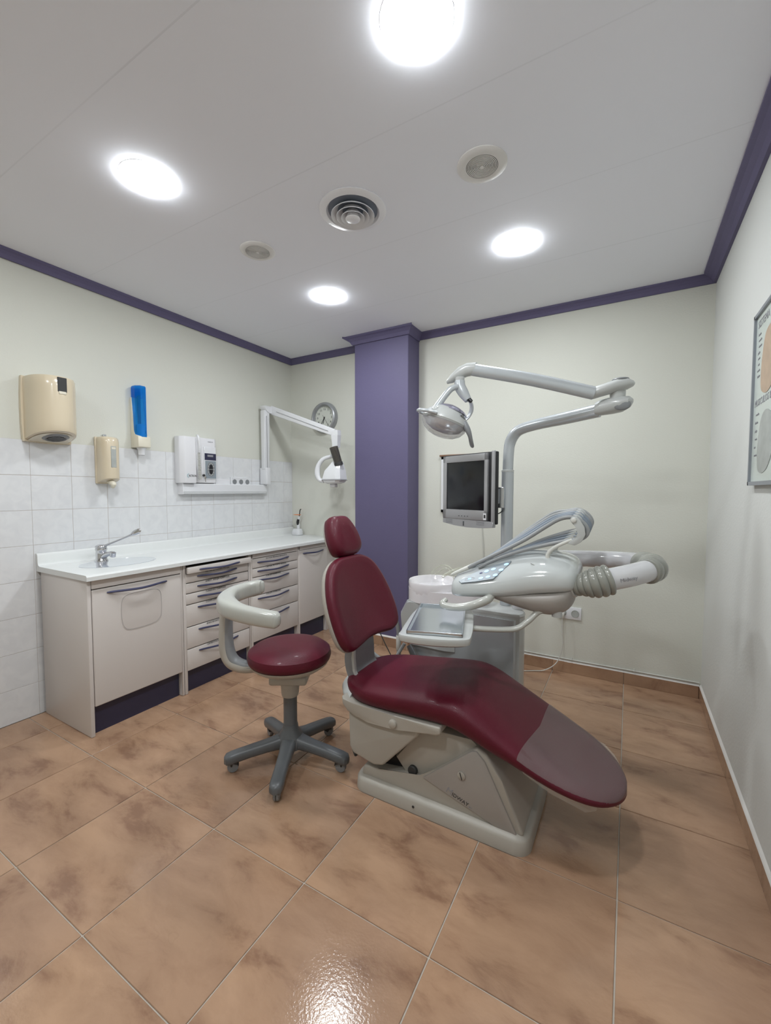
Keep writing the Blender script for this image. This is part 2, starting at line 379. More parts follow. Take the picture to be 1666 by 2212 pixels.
# skirting tiles
def skirting(name, p0, p1, inward, cuts):
    p0 = Vector(p0); p1 = Vector(p1); d = (p1-p0).normalized(); L = (p1-p0).length; iv = Vector(inward)
    fr = frame(p0, d, iv, (0, 0, 1)) if d.cross(iv).z > 0 else frame(p0, d, iv, (0, 0, 1))
    base = struct(obj(name, xf(box(0, L, 0, .004, 0, .08), fr), M['grout'], smooth=False))
    cs = [0]+[q for q in cuts if 0 < q < L]+[L]
    for a, b in zip(cs, cs[1:]):
        obj('skirting_tile', xf(box(a+.001, b-.001, 0, .010, 0, .078, .0015, 1), fr), M['ftile'], base, smooth=False)
    obj('caulk_line', xf(prism([(0, .078), (.010, .078), (.007, .083), (0, .09)], .0, L, 'x'), fr), M['caulk'], base, smooth=False)
    return base
skirting('baseboard_back', (CX1, BY, 0), (RX-.01, BY, 0), (0, -1, 0), [X0+k*TX-CX1 for k in range(0, 3)])
skirting('baseboard_right', (RX, FY, 0), (RX, BY, 0), (-1, 0, 0), [y-FY for y in ys])
skirting('baseboard_column', (CX0, CY0, 0), (CX1, CY0, 0), (0, -1, 0), [.28])
skirting('baseboard_column_side', (CX1, CY0-.01, 0), (CX1, BY-.01, 0), (1, 0, 0), [])

# ------------------------------------------------------------------ ceiling fittings
def downlight(x, y, where):
    t = thing('downlight', where, 'ceiling light', (x, y, CZ), 'round flush downlights')
    obj('trim_ring', lathe([(.088, -.0004), (.102, 0), (.102, -.0008), (.097, -.0014), (.0920, -.0015)], (x, y, CZ), 40, caps=False), M['whitegloss'], t)
    obj('diffuser', lathe([(.0925, -.0008), (.0925, -.0045), (.089, -.0075), (.075, -.0100), (.04, -.011), (.002, -.0115)], (x, y, CZ), 40), M['lampon'], t)
downlight(-.539, 1.105, 'lit round downlight cut by the top edge of the photo')
downlight(-1.762, 1.083, 'lit round downlight above the cream towel dispenser wall, left side')
downlight(-1.764, 2.305, 'lit round downlight nearest the purple column')
downlight(-.541, 2.313, 'lit round downlight at right nearest the back wall')
downlight(-.54, -.12, 'lit round downlight behind the camera on the right')
downlight(-1.763, -.12, 'lit round downlight behind the camera on the left')
def speaker(x, y, label, r=.098):
    t = thing('ceiling_speaker', label, 'ceiling speaker', (x, y, CZ), 'round ceiling speakers')
    obj('rim', lathe([(.062, 0), (r, 0), (r, -.003), (r*.95, -.006), (.066, -.010), (.062, -.008)], (x, y, CZ), 40, caps=False), M['speaker'], t)
    obj('back_disc', lathe([(.064, -.001), (.064, -.003)], (x, y, CZ), 32), M['grille'], t)
    k = 0; b = None
    for q in range(9):
        rr = .012+q*.0058
        rb = lathe([(rr-.0014, -.003), (rr-.0014, -.0085), (rr+.0014, -.0085), (rr+.0014, -.003)], (x, y, CZ), 32, caps=False)
        b = rb if b is None else merge(b, rb)
    for a in range(6):
        rb = box(.008, .062, -.001, .001, -.006, -.003); xf(rb, Matrix.Translation((x, y, CZ)) @ Matrix.Rotation(a*pi/3, 4, 'Z')); b = merge(b, rb)
    obj('grille', b, M['speaker'], t)
    obj('hub', lathe([(.001, -.011), (.008, -.010), (.009, -.003)], (x, y, CZ), 20), M['speaker'], t)
speaker(-.539, 1.70, 'larger round white ceiling speaker between the two right-hand downlights')
speaker(-1.768, 1.69, 'smaller-looking round white ceiling speaker between the two left-hand downlights', .092)
x, y = -1.137, 1.672
t = thing('air_diffuser', 'round white air diffuser with concentric rings in mid ceiling', 'air vent', (x, y, CZ))
obj('flange', lathe([(.112, -.001), (.152, 0), (.154, -.004), (.145, -.008), (.122, -.012), (.112, .004)], (x, y, CZ), 48, caps=False), M['white'], t)
obj('duct_disc', lathe([(.115, -.0005), (.113, -.0015)], (x, y, CZ), 40), M['duct'], t, label='dark grey duct opening')
for r0, r1, z0, z1 in ((.070, .100, -.004, -.028), (.047, .076, -.004, -.034), (.022, .054, -.004, -.038)):
    obj('cone_ring', lathe([(r0, z0), (r1-.004, z1+.004), (r1, z1), (r1, z1+.003), (r1-.006, z1+.009), (r0+.004, z0)], (x, y, CZ), 48, caps=False), M['white'], t)
obj('centre_disc', lathe([(.02, -.004), (.034, -.040), (.03, -.043), (.0005, -.044)], (x, y, CZ), 32), M['white'], t)

# ------------------------------------------------------------------ worktop, basin, cabinets
DX = -2.400
wk = thing('worktop', 'long pale laminate worktop with raised back edge along the tiled wall', 'worktop', (LX, 1.088, .83))
SC = (-2.668, 1.402); SA, SB = .208, .150      # basin centre, half length in y, half width in x
def worktop_bm():
    bm = bmesh.new(); n = 64; x0, x1, y0, y1 = LX+.003, -2.384, 1.088, 1.75; zt = .862
    top, edge, bot = [], [], []
    for i in range(n):
        a = 2*pi*i/n; dx, dy = SB*cos(a), SA*sin(a)
        p = (SC[0]+dx, SC[1]+dy)
        k = 1e9
        for lim, cc, dd in ((x0, SC[0], dx), (x1, SC[0], dx), (y0, SC[1], dy), (y1, SC[1], dy)):
            if abs(dd) > 1e-6 and (lim-cc)/dd > 0: k = min(k, (lim-cc)/dd)
        q = (SC[0]+dx*k, SC[1]+dy*k)
        top.append(bm.verts.new((p[0], p[1], zt))); edge.append([q[0], q[1]])
    for cx_, cy_ in ((x0, y0), (x1, y0), (x0, y1), (x1, y1)):
        i = min(range(n), key=lambda j: (edge[j][0]-cx_)**2+(edge[j][1]-cy_)**2); edge[i] = [cx_, cy_]
    ev = [bm.verts.new((*e, zt)) for e in edge]
    inn = [bm.verts.new((v.co.x, v.co.y, zt-.03)) for v in top]
    for i in range(n):
        j = (i+1) % n
        bm.faces.new((top[i], ev[i], ev[j], top[j])); bm.faces.new((top[i], top[j], inn[j], inn[i]))
    return bm
b = merge(worktop_bm(), box(LX+.003, -2.384, 1.75, BY-.003, .832, .862))
b = merge(b, prism([(-2.384, .862), (-2.377, .8595), (-2.373, .853), (-2.373, .832), (-2.40, .832), (-2.40, .8615)], 1.088, BY-.003, 'y'))
b = merge(b, box(LX+.003, -2.3845, 1.0885, 1.10, .832, .8618))
obj('top', b, M['lam'], wk, smooth=False)
obj('upstand', prism([(LX+.003, .862), (LX+.045, .862), (LX+.030, .868), (LX+.024, .880), (LX+.022, .925), (LX+.018, .932), (LX+.010, .935), (LX+.003, .935)], 1.088, BY-.003, 'y'), M['lam'], wk)
tag(obj('washbasin', merge(lathe([(1, 0)], (0, 0, 0), 4) if False else bmesh.new(), loft([[Vector((SC[0]+(SB*s+o_)*cos(2*pi*i/48), SC[1]+(SA*s+o_)*sin(2*pi*i/48), z)) for i in range(48)] for s, o_, z in
     ((1, .004, .8626), (1, -.001, .8632), (1, -.005, .857), (.975, 0, .845), (.95, 0, .80), (.85, 0, .755), (.6, 0, .738), (.15, 0, .734))])), M['basin']),
    'oval white ceramic washbasin sunk in the worktop', 'sink')
tt = bpy.data.objects['washbasin']
obj('overflow_holes', merge(*[lathe([(.004, -.002), (.004, .001)], (SC[0]+SB*.80, SC[1]-.06+k*.014, .815), 10, (-1, 0, .5)) for k in range(3)]), M['black'], tt)

# faucet
fx, fy = -2.815, 1.372
t = thing('mixer_tap', 'chrome mixer tap with long surgical elbow lever behind the washbasin', 'tap', (fx, fy, .862))
obj('body', loft([[Vector((fx+.010+r*cos(a)*1.0, fy+r*sin(a), z)) for a in [2*pi*i/24 for i in range(24)]] for r, z in ((.036, .8625), (.036, .868), (.031, .874), (.029, .925), (.033, .935), (.030, .945), (.010, .950))]), M['chrome'], t)
obj('spout', tube([(fx+.02, fy, .885), (fx+.06, fy+.004, .905), (fx+.11, fy+.01, .918)], [.017, .015, .012], 14, 4), M['chrome'], t)
obj('aerator', lathe([(.012, -.018), (.016, -.016), (.016, .010), (.010, .014)], (fx+.118, fy+.012, .912), 20, (.3, 0, 1)), M['chrome'], t)
lv = obj('lever', tube([(fx+.015, fy, .948), (fx+.06, fy+.02, .968), (fx+.14, fy+.065, 1.005), (fx+.185, fy+.09, 1.028)], [.009, .006, .005, .006], 10, 4), M['chrome'], t)
obj('paddle', tube([(fx+.18, fy+.087, 1.026), (fx+.20, fy+.098, 1.038), (fx+.225, fy+.112, 1.05), (fx+.235, fy+.117, 1.053)], [.006, .015, .014, .004], 12, 5, flat=.45), M['chrome'], lv)
obj('cap', ball((fx+.008, fy, .95), .032, 1, 1, .5), M['chrome'], t)

def handle(y0, y1, z, x, parent, name='handle', r=.0055):
    ym = (y0+y1)/2
    return obj(name, tube([(x, y0, z), (x+.010, y0+(y1-y0)*.10, z), (x+.036, ym, z-.003), (x+.010, y1-(y1-y0)*.10, z), (x, y1, z)], [.004, .0062, .0065, .0062, .004], 8, 6), M['handle'], parent)
def carcass(t, y0, y1, ztop=.83, itop=None, plinth=True, left=True, right=True):
    if left: obj('side_panel', box(LX+.02, DX-.003, y0, y0+.0215, 0, ztop, .006, 2), M['cab'], t)
    if right: obj('side_panel', box(LX+.04, DX-.006, y1-.0145, y1, 0, ztop, .004, 1), M['cab'], t)
    obj('plinth', box(-2.46, -2.440, y0+.018, y1-.018, 0, .165), M['navy'], t, label='navy blue plinth', smooth=False)
    obj('interior', box(LX+.05, -2.425, y0+.019, y1-.019, .17, itop or ztop-.015), M['cabin'], t, smooth=False)
# 1 sink cabinet
t = thing('sink_cabinet', 'tall white cabinet under the basin with a rounded waste flap in its door', 'cabinet', (LX, 1.10, 0))
carcass(t, 1.100, 1.640, itop=.725)
obj('top_rail', box(-2.425, DX-.003, 1.1225, 1.6245, .782, .828, .002, 1), M['cab'], t, smooth=False)
dr = obj('door', box(-2.42, DX, 1.123, 1.624, .158, .777, .005, 3), M['cab'], t)
handle(1.195, 1.532, .752, DX, dr)
fp = [(1.264, .60), (1.266, .68), (1.285, .714), (1.33, .724), (1.43, .724), (1.478, .714), (1.496, .68), (1.497, .58), (1.485, .54), (1.44, .519), (1.32, .517), (1.278, .54)]
P = crom([(a, b_, 0) for a, b_ in fp], 4, True)
ring = lambda s, xx: [Vector((xx, 1.381+(p.x-1.381)*s, .62+(p.y-.62)*s)) for p in P]
obj('flap_ring', loft([ring(1.0, DX-.001), ring(1.0, DX+.0018), ring(.982, DX+.0018), ring(.982, DX-.001)], caps=False), M['cab'], dr, label='rounded square waste flap rim')
obj('flap_seam', loft([ring(.985, DX+.0003), ring(.975, DX+.0012), ring(.965, DX+.0003)], caps=False), M['inkg'], dr)
obj('waste_flap', loft([ring(.968, DX), ring(.965, DX+.0014), ring(.95, DX+.0016)]), M['cab'], dr)
# 2, 3 drawer cabinets
def drawer(t, y0, y1, z0, z1, x=DX, hz=None, txt=None, tsz=.0145, ty=None, hy=(.082, .105)):
    d = obj('drawer', box(x-.02, x, y0+.001, y1-.001, z0+.0015, z1-.0015, .004, 2), M['cab'], t)
    hz = hz if hz is not None else z1-.026
    handle(y0+hy[0], y1-hy[1], hz, x, d)
    if txt:
        text('lettering', txt, tsz, (x+.0006, ty, hz+.015), (0, 1, 0), (0, 0, 1), M['ink'], d)
    return d
t = thing('drawer_cabinet', 'drawer cabinet of seven drawers, topmost pulled slightly open, between sink cabinet and next drawers', 'cabinet', (LX, 1.642, 0))
carcass(t, 1.642, 2.186, .826)
A = [(.749, .803, None), (.711, .747, None), (.644, .709, 'AMEST. AGUJA. CARPULES'), (.573, .642, 'TURBINAS. COMPULES'), (.430, .571, 'COMPOSITES'), (.290, .428, 'ENDODONCIA'), (.150, .288, 'CEMENTACION')]
drawer(t, 1.655, 2.165, .772, .815, DX+.028, .793)
for (z0, z1, tx), hz in zip([(.711, .770, 'MATRICES CUÑAS. AGUJA'), (.644, .709, 'AMEST. AGUJA. CARPULES'), (.573, .642, 'TURBINAS. CARPULES'), (.430, .571, 'COMPOSITES'), (.290, .428, 'ENDODONCIA'), (.150, .288, 'CEMENTACION')],
                           (.746, .681, .614, .545, .401, .262)):
    drawer(t, 1.657, 2.162, z0, z1, DX+(.004 if z1 < .43 else 0), hz, tx, .0165, 1.80)
t = thing('drawer_cabinet', 'drawer cabinet of five drawers left of the single-door end cabinet', 'cabinet', (LX, 2.187, 0))
carcass(t, 2.187, 2.704)
obj('top_rail', box(-2.425, DX-.003, 2.193, 2.698, .793, .829, .002, 1), M['cab'], t, smooth=False)
for z0, z1, hz, tx in ((.718, .790, .763, 'SUCTOR MEDIANA BRAQUETS'), (.650, .716, .697, 'CIRUGIA, PE, CURVE, BANDAS'), (.511, .648, .628, 'FORCEPS SUPERIORES'), (.371, .509, .488, 'FORCEPS INFERIORES'), (.162, .369, .348, None)):
    drawer(t, 2.197, 2.697, z0, z1, DX, hz-.004, tx, .0165, 2.335, (.052, .11))
t = thing('end_cabinet', 'white single-door cabinet at the far end behind the headrest', 'cabinet', (LX, 2.705, 0))
carcass(t, 2.705, 3.10)
obj('top_rail', box(-2.425, DX-.003, 2.711, 3.095, .793, .829, .002, 1), M['cab'], t, smooth=False)
dr = obj('door', box(-2.42, DX, 2.71, 3.096, .158, .790, .005, 3), M['cab'], t); handle(2.76, 3.04, .762, DX, dr)
obj('filler_panel', box(-2.46, -2.42, 3.101, BY-.002, 0, .829), M['cab'], t, smooth=False)

# ------------------------------------------------------------------ curing light on the worktop
cx_, cy_ = -2.815, 3.160
t = thing('curing_light', 'white curing light with orange shield standing in its base on the worktop corner', 'dental tool', (cx_, cy_, .862))
obj('charging_base', loft([[Vector((cx_+hx*math.copysign(abs(cos(a))**.6, cos(a)), cy_+hy*math.copysign(abs(sin(a))**.6, sin(a)), z)) for a in [2*pi*i/28 for i in range(28)]] for hx, hy, z in ((.045, .038, .8625), (.052, .042, .868), (.050, .040, .90), (.040, .03, .925), (.02, .015, .928))]), M['whitegloss'], t)
g = obj('handpiece', tube([(cx_+.012, cy_, .915), (cx_+.012, cy_, .955), (cx_+.008, cy_, .99), (cx_+.018, cy_, 1.025), (cx_+.025, cy_, 1.05)], [.015, .016, .013, .013, .008], 14, 5), M['whitegloss'], t)
obj('black_grip', tube([(cx_+.013, cy_-.004, .962), (cx_+.009, cy_-.004, .99), (cx_+.018, cy_-.004, 1.02)], [.012, .0135, .012], 12, 4), M['black'], g, label='black grip inlay')
obj('light_guide', tube([(cx_+.025, cy_, 1.048), (cx_+.033, cy_, 1.09), (cx_+.038, cy_, 1.11), (cx_+.048, cy_, 1.118)], .0045, 8, 4), M['black'], t)
obj('shield', ball((cx_+.0, cy_, 1.062), .045, 1, .7, .1), M['orange'], t)

# ------------------------------------------------------------------ wall dispensers
# paper towel
yc, z0, z1 = 1.163, 1.575, 1.925
t = thing('paper_towel_dispenser', 'large cream plastic paper roll dispenser on the wall above the tiles at left', 'dispenser', (LX, yc, z0))
hw, dp = .110, .190
def dsec(z, s=1.0, d=1.0, base=.014):
    return [Vector((LX+base+dp*d*abs(sin(a))**.62, yc-hw*s*cos(a)*1.0 if True else 0, z)) for a in [pi*i/28 for i in range(29)]]
rings = [dsec(z1+.002, .90, .86), dsec(z1, .96, .94), dsec(z1-.012, .995, .985), dsec(z1-.05), dsec(1.70), dsec(1.66, 1, .995)]
def slant(s, d, dz): return [Vector((p.x, p.y, z0+dz+(p.x-LX)*.24)) for p in dsec(0, s, d)]
rings += [slant(1, .985, .012), slant(.985, .965, .003), slant(.93, .90, .0)]
obj('cover', loft(rings), M['cream'], t)
obj('back_plate', prism([(yc-hw-.008+(.02 if k else 0)*0, 0) for k in (0,)] + [] if False else
    [(p.x, p.y) for p in crom([(yc-hw-.008, z0+.03, 0), (yc-hw-.008, z1-.03, 0), (yc-hw+.02, z1+.004, 0), (yc+hw-.02, z1+.004, 0), (yc+hw+.008, z1-.03, 0), (yc+hw+.008, z0+.03, 0), (yc+hw-.02, z0-.006, 0), (yc-hw+.02, z0-.006, 0)], 4, True)], LX-.006, LX+.018, 'x'), M['cream'], t)
obj('bottom_plate', prism([(LX+.02, yc-hw+.014), (LX+.12, yc-hw+.03), (LX+.19, yc-.08), (LX+.205, yc), (LX+.19, yc+.08), (LX+.12, yc+hw-.03), (LX+.02, yc+hw-.014)], -.002, .002, 'z') if False else
    loft([[Vector((p.x*1.0, p.y, z0-.003+(p.x-LX)*.24)) for p in dsec(0, .88, .84)], [Vector((p.x, p.y, z0-.008+(p.x-LX)*.24)) for p in dsec(0, .80, .72)]]), M['creamlight'], t, label='paler cream underside plate')
oc = Vector((LX+.105, yc+.002, z0+.022)); nrm = Vector((.24, 0, -1)).normalized()
obj('outlet_ring', lathe([(.062, -.002), (.064, .004), (.05, .012), (.044, .006), (.044, -.001)], oc, 32, nrm, caps=False), M['greym'], t, label='translucent grey outlet cone')
st = []; n = 40
az = nrm; ax = az.orthogonal().normalized(); ay = az.cross(ax)
hole = [oc+az*.0085+(ax*cos(2*pi*i/n)+ay*sin(2*pi*i/n))*(.040+.004*sin(2*pi*i/n*10)) for i in range(n)]
obj('serrated_outlet', loft([hole, [p+az*.002 for p in hole]]), M['black'], t, label='black serrated outlet hole')
xf_ = LX+.014+dp
obj('level_window', box(xf_-.012, xf_+.0015, yc-.020, yc+.024, 1.838, 1.918, .002, 1), M['rubber'], t, label='dark level window')
obj('window_tab', box(xf_-.010, xf_+.003, yc-.016, yc+.020, 1.826, 1.842, .002, 1), M['creamlight'], t)
obj('key_lock', box(LX-.004, LX+.016, yc-.013, yc+.013, z1+.005, z1+.026, .003, 1), M['steel'], t, label='small steel lock on top')
# soap
yc, z0, z1 = 1.472, 1.345, 1.632
t = thing('soap_dispenser', 'small cream soap dispenser with narrow window on the tiles above the basin', 'dispenser', (LX, yc, z0))
hw2, dp2 = .054, .100
def ds2(z, s=1.0, d=1.0, sl=0): return [Vector((LX+.012+dp2*d*abs(sin(a))**.45, yc-hw2*s*cos(a), z+sl*dp2*d*abs(sin(a))**.45)) for a in [pi*i/24 for i in range(25)]]
obj('cover', loft([ds2(z1+.004, .72, .62), ds2(z1, .88, .84), ds2(z1-.010, .97, .95), ds2(z1-.03), ds2(z0+.05), ds2(z0+.004, 1, .98, .25), ds2(z0, .93, .92, .25)]), M['cream'], t)
obj('back_plate', box(LX-.003, LX+.014, yc-hw2-.005, yc+hw2+.005, z0-.006, z1+.004, .006, 2), M['cream'], t)
xf_ = LX+.012+dp2
wn = obj('window', box(xf_-.01, xf_+.001, yc-.016, yc+.016, 1.44, 1.575, .002, 1), M['pgrey'], t, label='grey level window')
obj('window_tab', box(xf_-.01, xf_+.002, yc-.012, yc+.012, 1.555, 1.568, .001, 1), M['creamlight'], t)
obj('push_lever', tube([(LX+.05, yc, z0+.012), (LX+.085, yc, z0-.004), (LX+.10, yc, z0-.012), (LX+.088, yc, z0-.030)], [.016, .018, .016, .010], 14, 4), M['creamlight'], t)
obj('key_lock', box(LX-.004, LX+.014, yc-.010, yc+.010, z1+.004, z1+.022, .002, 1), M['steel'], t)
# blue cup dispenser
yc = 1.688
t = thing('cup_dispenser', 'tall narrow dispenser with transparent blue top on a cream holder', 'dispenser', (LX, yc, 1.555))
obj('holder', merge(prism([(LX-.004, 1.925), (LX+.010, 1.925), (LX+.024, 1.80), (LX+.030, 1.70), (LX+.042, 1.675), (LX+.082, 1.660), (LX+.086, 1.592), (LX+.08, 1.586), (LX-.004, 1.586)], yc-.042, yc+.042, 'y', .003, 2)), M['creamlight'], t)
obj('blue_box', loft([[Vector((LX+a*.076+.006, yc+b_, z)) for a, b_ in ((.0, -.038), (.55, -.038), (1, -.018), (1, .018), (.55, .038), (0, .038))] for z in (1.655, 1.70, 1.992)] + [[Vector((LX+a*.066+.008, yc+b_*.9, 2.0)) for a, b_ in ((.0, -.038), (.55, -.038), (1, -.018), (1, .018), (.55, .038), (0, .038))]]), M['bluebox'], t, label='transparent blue plastic magazine', smooth=False)
obj('cup_stack', lathe([(.024, 1.66), (.030, 1.74), (.022, 1.745)], (LX+.045, yc, 0), 20), M['whitegloss'], t)
obj('inner_rod', box(LX+.02, LX+.035, yc-.008, yc+.008, 1.72, 1.94), M['hosebl'], t, smooth=False)
obj('nozzle', lathe([(.030, 1.590), (.030, 1.582), (.024, 1.576), (.020, 1.538), (.017, 1.536), (.02, 1.57)], (LX+.046, yc, 0), 24), M['whitegloss'], t)

# ------------------------------------------------------------------ x-ray control, rail, arm
t = thing('xray_control_unit', 'white x-ray timer box with keypad and coiled handset cord standing on the wall rail', 'medical device', (LX, 1.98, 1.356))
obj('box_cover', prism([(LX, 1.957), (LX+.055, 1.957), (LX+.085, 1.985), (LX+.088, 2.078), (LX, 2.078)], 1.352, 1.700, 'z', .006, 2), M['white'], t)
obj('base_housing', prism([(LX, 2.079), (LX+.05, 2.079), (LX+.055, 2.27), (LX+.03, 2.30), (LX, 2.30)], 1.356, 1.706, 'z', .006, 2), M['white'], t)
pn = obj('keypad_panel', box(LX+.05, LX+.060, 2.168, 2.278, 1.385, 1.64, .01, 2), M['whitegloss'], t)
xk = LX+.060
obj('display', box(xk-.001, xk+.002, 2.172, 2.276, 1.535, 1.588, .001, 1), M['navy'], pn, label='dark display')
obj('readout', box(xk, xk+.003, 2.196, 2.248, 1.562, 1.577), M['inkg'], pn, smooth=False)
obj('key_area', box(xk-.001, xk+.001, 2.176, 2.274, 1.392, 1.53), M['keypad'], pn, smooth=False)
oval = lambda cy, cz, a, b_, xx: [Vector((xx, cy+a*math.copysign(abs(cos(q))**.85, cos(q)), cz+b_*math.copysign(abs(sin(q))**.85, sin(q)))) for q in [2*pi*i/32 for i in range(32)]]
obj('key_ring', loft([oval(2.227, 1.464, .036, .056, xk), oval(2.227, 1.464, .036, .056, xk+.002)]), M['greym'], pn, label='grey oval ring of keys')
obj('key_block', loft([oval(2.227, 1.464, .017, .038, xk+.001), oval(2.227, 1.464, .017, .038, xk+.0034)]), M['black'], pn, label='black inner key block')
obj('key_divider', box(xk+.001, xk+.004, 2.208, 2.246, 1.462, 1.466), M['hose'], pn, smooth=False)
for k in range(12):
    a = 2*pi*k/12
    obj('key', ball((xk+.0025, 2.227+.0265*cos(a), 1.464+.0465*sin(a)), .006, .25, .8, .8, 10), M['pgrey'], pn)
obj('handset', tube([(LX+.085, 2.086, 1.715), (LX+.100, 2.086, 1.70), (LX+.107, 2.090, 1.63), (LX+.10, 2.094, 1.585)], [.006, .013, .014, .012], 12, 5, flat=.8), M['whitegloss'], t)
hel = []
for k in range(0, 22*8):
    f = k/(22*8-1); zz = 1.585-.205*f; a = k*2*pi/8; R_ = .008+.004*f
    hel.append((LX+.096+R_*cos(a)-.02*f, 2.094+.022*f+R_*sin(a), zz))
obj('coiled_cord', tube(hel, .0032, 6, 1), M['hosew'], t)
obj('key_switch', lathe([(.009, 0), (.009, .01), (.006, .012)], (LX+.055, 2.162, 1.415), 14, (1, 0, 0)), M['rubber'], t)
obj('key', merge(ball((LX+.07, 2.168, 1.398), .008, .3, 1, 1.1, 10), box(LX+.069, LX+.071, 2.1665, 2.1705, 1.364, 1.395)), M['brass'], t)
text('maker_name', 'ACTEON', .022, (LX+.0885, 2.012, 1.400), (0, 1, 0), (0, 0, 1), M['ink'], t, sx=.72)
obj('logo_mark', tube([(LX+.089, 2.010+.010*cos(a), 1.408+.013*sin(a)) for a in [radians(q) for q in range(70, 300, 20)]], .0014, 6, 1), M['logo'], t)
text('small_print', 'xmind dc', .013, (LX+.0565, 2.205, 1.676), (0, 1, 0), (0, 0, 1), M['inkg'], t)

t = thing('wall_rail', 'long white wall duct below the x-ray box and arm', 'wall duct', (LX, 2.0, 1.27))
obj('duct_body', prism([(LX-.003, 1.350), (LX+.052, 1.350), (LX+.058, 1.344), (LX+.058, 1.288), (LX+.052, 1.283), (LX+.052, 1.276), (LX+.046, 1.270), (LX-.003, 1.270)], 1.985, 2.822, 'y'), M['whitegloss'], t, angle=30)
obj('end_cap', box(LX-.003, LX+.060, 1.980, 1.986, 1.268, 1.352, .001, 1), M['white'], t)
t = thing('triple_socket', 'white triple wall socket half hidden behind the wall duct', 'socket', (LX, 2.4, 1.35))
obj('blank_cover', box(LX-.003, LX+.010, 2.31, 2.455, 1.340, 1.392, .002, 1), M['white'], t)
pl = obj('plate', box(LX-.003, LX+.014, 2.46, 2.672, 1.330, 1.412, .003, 1), M['whitegloss'], t)
for k in range(3):
    yk = 2.497+k*.069
    obj('socket_well', lathe([(.0215, .0), (.0215, .0015), (.018, .0022), (.001, .0022)], (LX+.0145, yk, 1.372), 24, (1, 0, 0)), M['greym'], pl, label='round socket well')

t = thing('xray_machine', 'white jointed x-ray arm with head and smoked tube beside the wall clock', 'medical device', (-2.88, 2.83, 1.352))
def beam(p0, p1, w0, h0, w1, h1, upv=(0, 0, 1), bev=.006):
    p0 = Vector(p0); p1 = Vector(p1); d = (p1-p0).normalized(); sd = d.cross(Vector(upv)).normalized(); u = sd.cross(d)
    bm = loft([[p+sd*a*w_/2+u*b_*h_/2 for a, b_ in ((-1, -1), (1, -1), (1, 1), (-1, 1))] for p, w_, h_ in ((p0, w0, h0), (p1, w1, h1))])
    if bev: bmesh.ops.bevel(bm, geom=list(bm.edges), offset=bev, segments=3, affect='EDGES', profile=.5)
    return bm
obj('wall_bracket', box(-2.925, -2.838, 2.785, 2.838, 1.353, 1.505, .008, 3), M['whitegloss'], t)
obj('lower_arm', beam((-2.878, 2.812, 1.49), (-2.878, 2.812, 2.02), .062, .044, .062, .056, (1, 0, 0)), M['whitegloss'], t)
obj('groove', box(-2.8475, -2.846, 2.803, 2.806, 1.50, 1.97), M['inkg'], t, smooth=False)
obj('elbow_joint', loft([[Vector((xx, 2.852+.075*cos(a)*s, 2.058-.062*s*abs(sin(a)))) if sin(a) < 0 or True else 0 for a in [pi+pi*i/16 for i in range(17)]] for xx, s in ((-2.905, .97), (-2.90, 1), (-2.846, 1), (-2.841, .97))]), M['whitegloss'], t)
ua = obj('upper_arm', beam((-2.865, 2.885, 2.035), (-2.20, 2.955, 1.792), .055, .078, .050, .060), M['whitegloss'], t)
obj('groove', beam((-2.79, 2.864, 2.010), (-2.25, 2.922, 1.808), .003, .003, .003, .003, bev=0), M['inkg'], ua, smooth=False)
obj('drop_link', loft([[Vector((-2.185+a*s, 2.955+b_*s*1.0, z)) for a, b_ in ((-.036, -.025), (.030, -.025), (.030, .025), (-.036, .025))] for s, z in ((1.0, 1.812), (1.05, 1.77), (.85, 1.70), (.8, 1.665))]), M['whitegloss'], t, smooth=False)
hc = Vector((-2.190, 2.93, 1.435))
obj('yoke', tube([(-2.19, 2.955, 1.68), (-2.19, 2.95, 1.60), (-2.225, 2.93, 1.590), (-2.285, 2.90, 1.568), (-2.325, 2.885, 1.515), (-2.335, 2.88, 1.45), (-2.315, 2.88, 1.395), (-2.27, 2.89, 1.375)], [.014, .014, .016, .018, .020, .024, .020, .014], 14, 4), M['whitegloss'], t)
oct_ = [(-.7, -1), (.7, -1), (1, -.6), (1, .6), (.7, 1), (-.7, 1), (-1, .6), (-1, -.6)]
hd = obj('tube_head', loft([[hc+Vector((a*sx_+ox, b_*sy_, z)) for a, b_ in oct_] for sx_, sy_, z, ox in ((.038, .040, .108, .035), (.052, .052, .080, .028), (.082, .072, .030, .008), (.096, .082, -.040, 0), (.080, .070, -.068, 0), (.05, .045, -.080, 0))]), M['whitegloss'], t, angle=25)
obj('seam', loft([[hc+Vector((a*s*.1, b_*s*.082, z)) for a, b_ in oct_] for s, z in ((1.012, -.046), (1.012, -.050))]), M['inkg'], hd, smooth=False)
obj('base_socket', box(hc.x-.035, hc.x+.02, hc.y-.02, hc.y+.02, hc.z-.108, hc.z-.08, .004, 1), M['white'], t)
p0, p1 = Vector((-2.126, 2.90, 1.530)), Vector((-2.163, 2.885, 1.662)); dv = (p1-p0)
obj('beam_tube', lathe([(.034, 0), (.036, dv.length), (.033, dv.length), (.031, 0)], p0, 32, dv, caps=False), M['smoke'], t, label='smoked transparent beam tube')
obj('tube_collar', lathe([(.037, -.02), (.037, .002), (.030, .008), (.001, .008)], p0, 28, dv), M['rubber'], t)

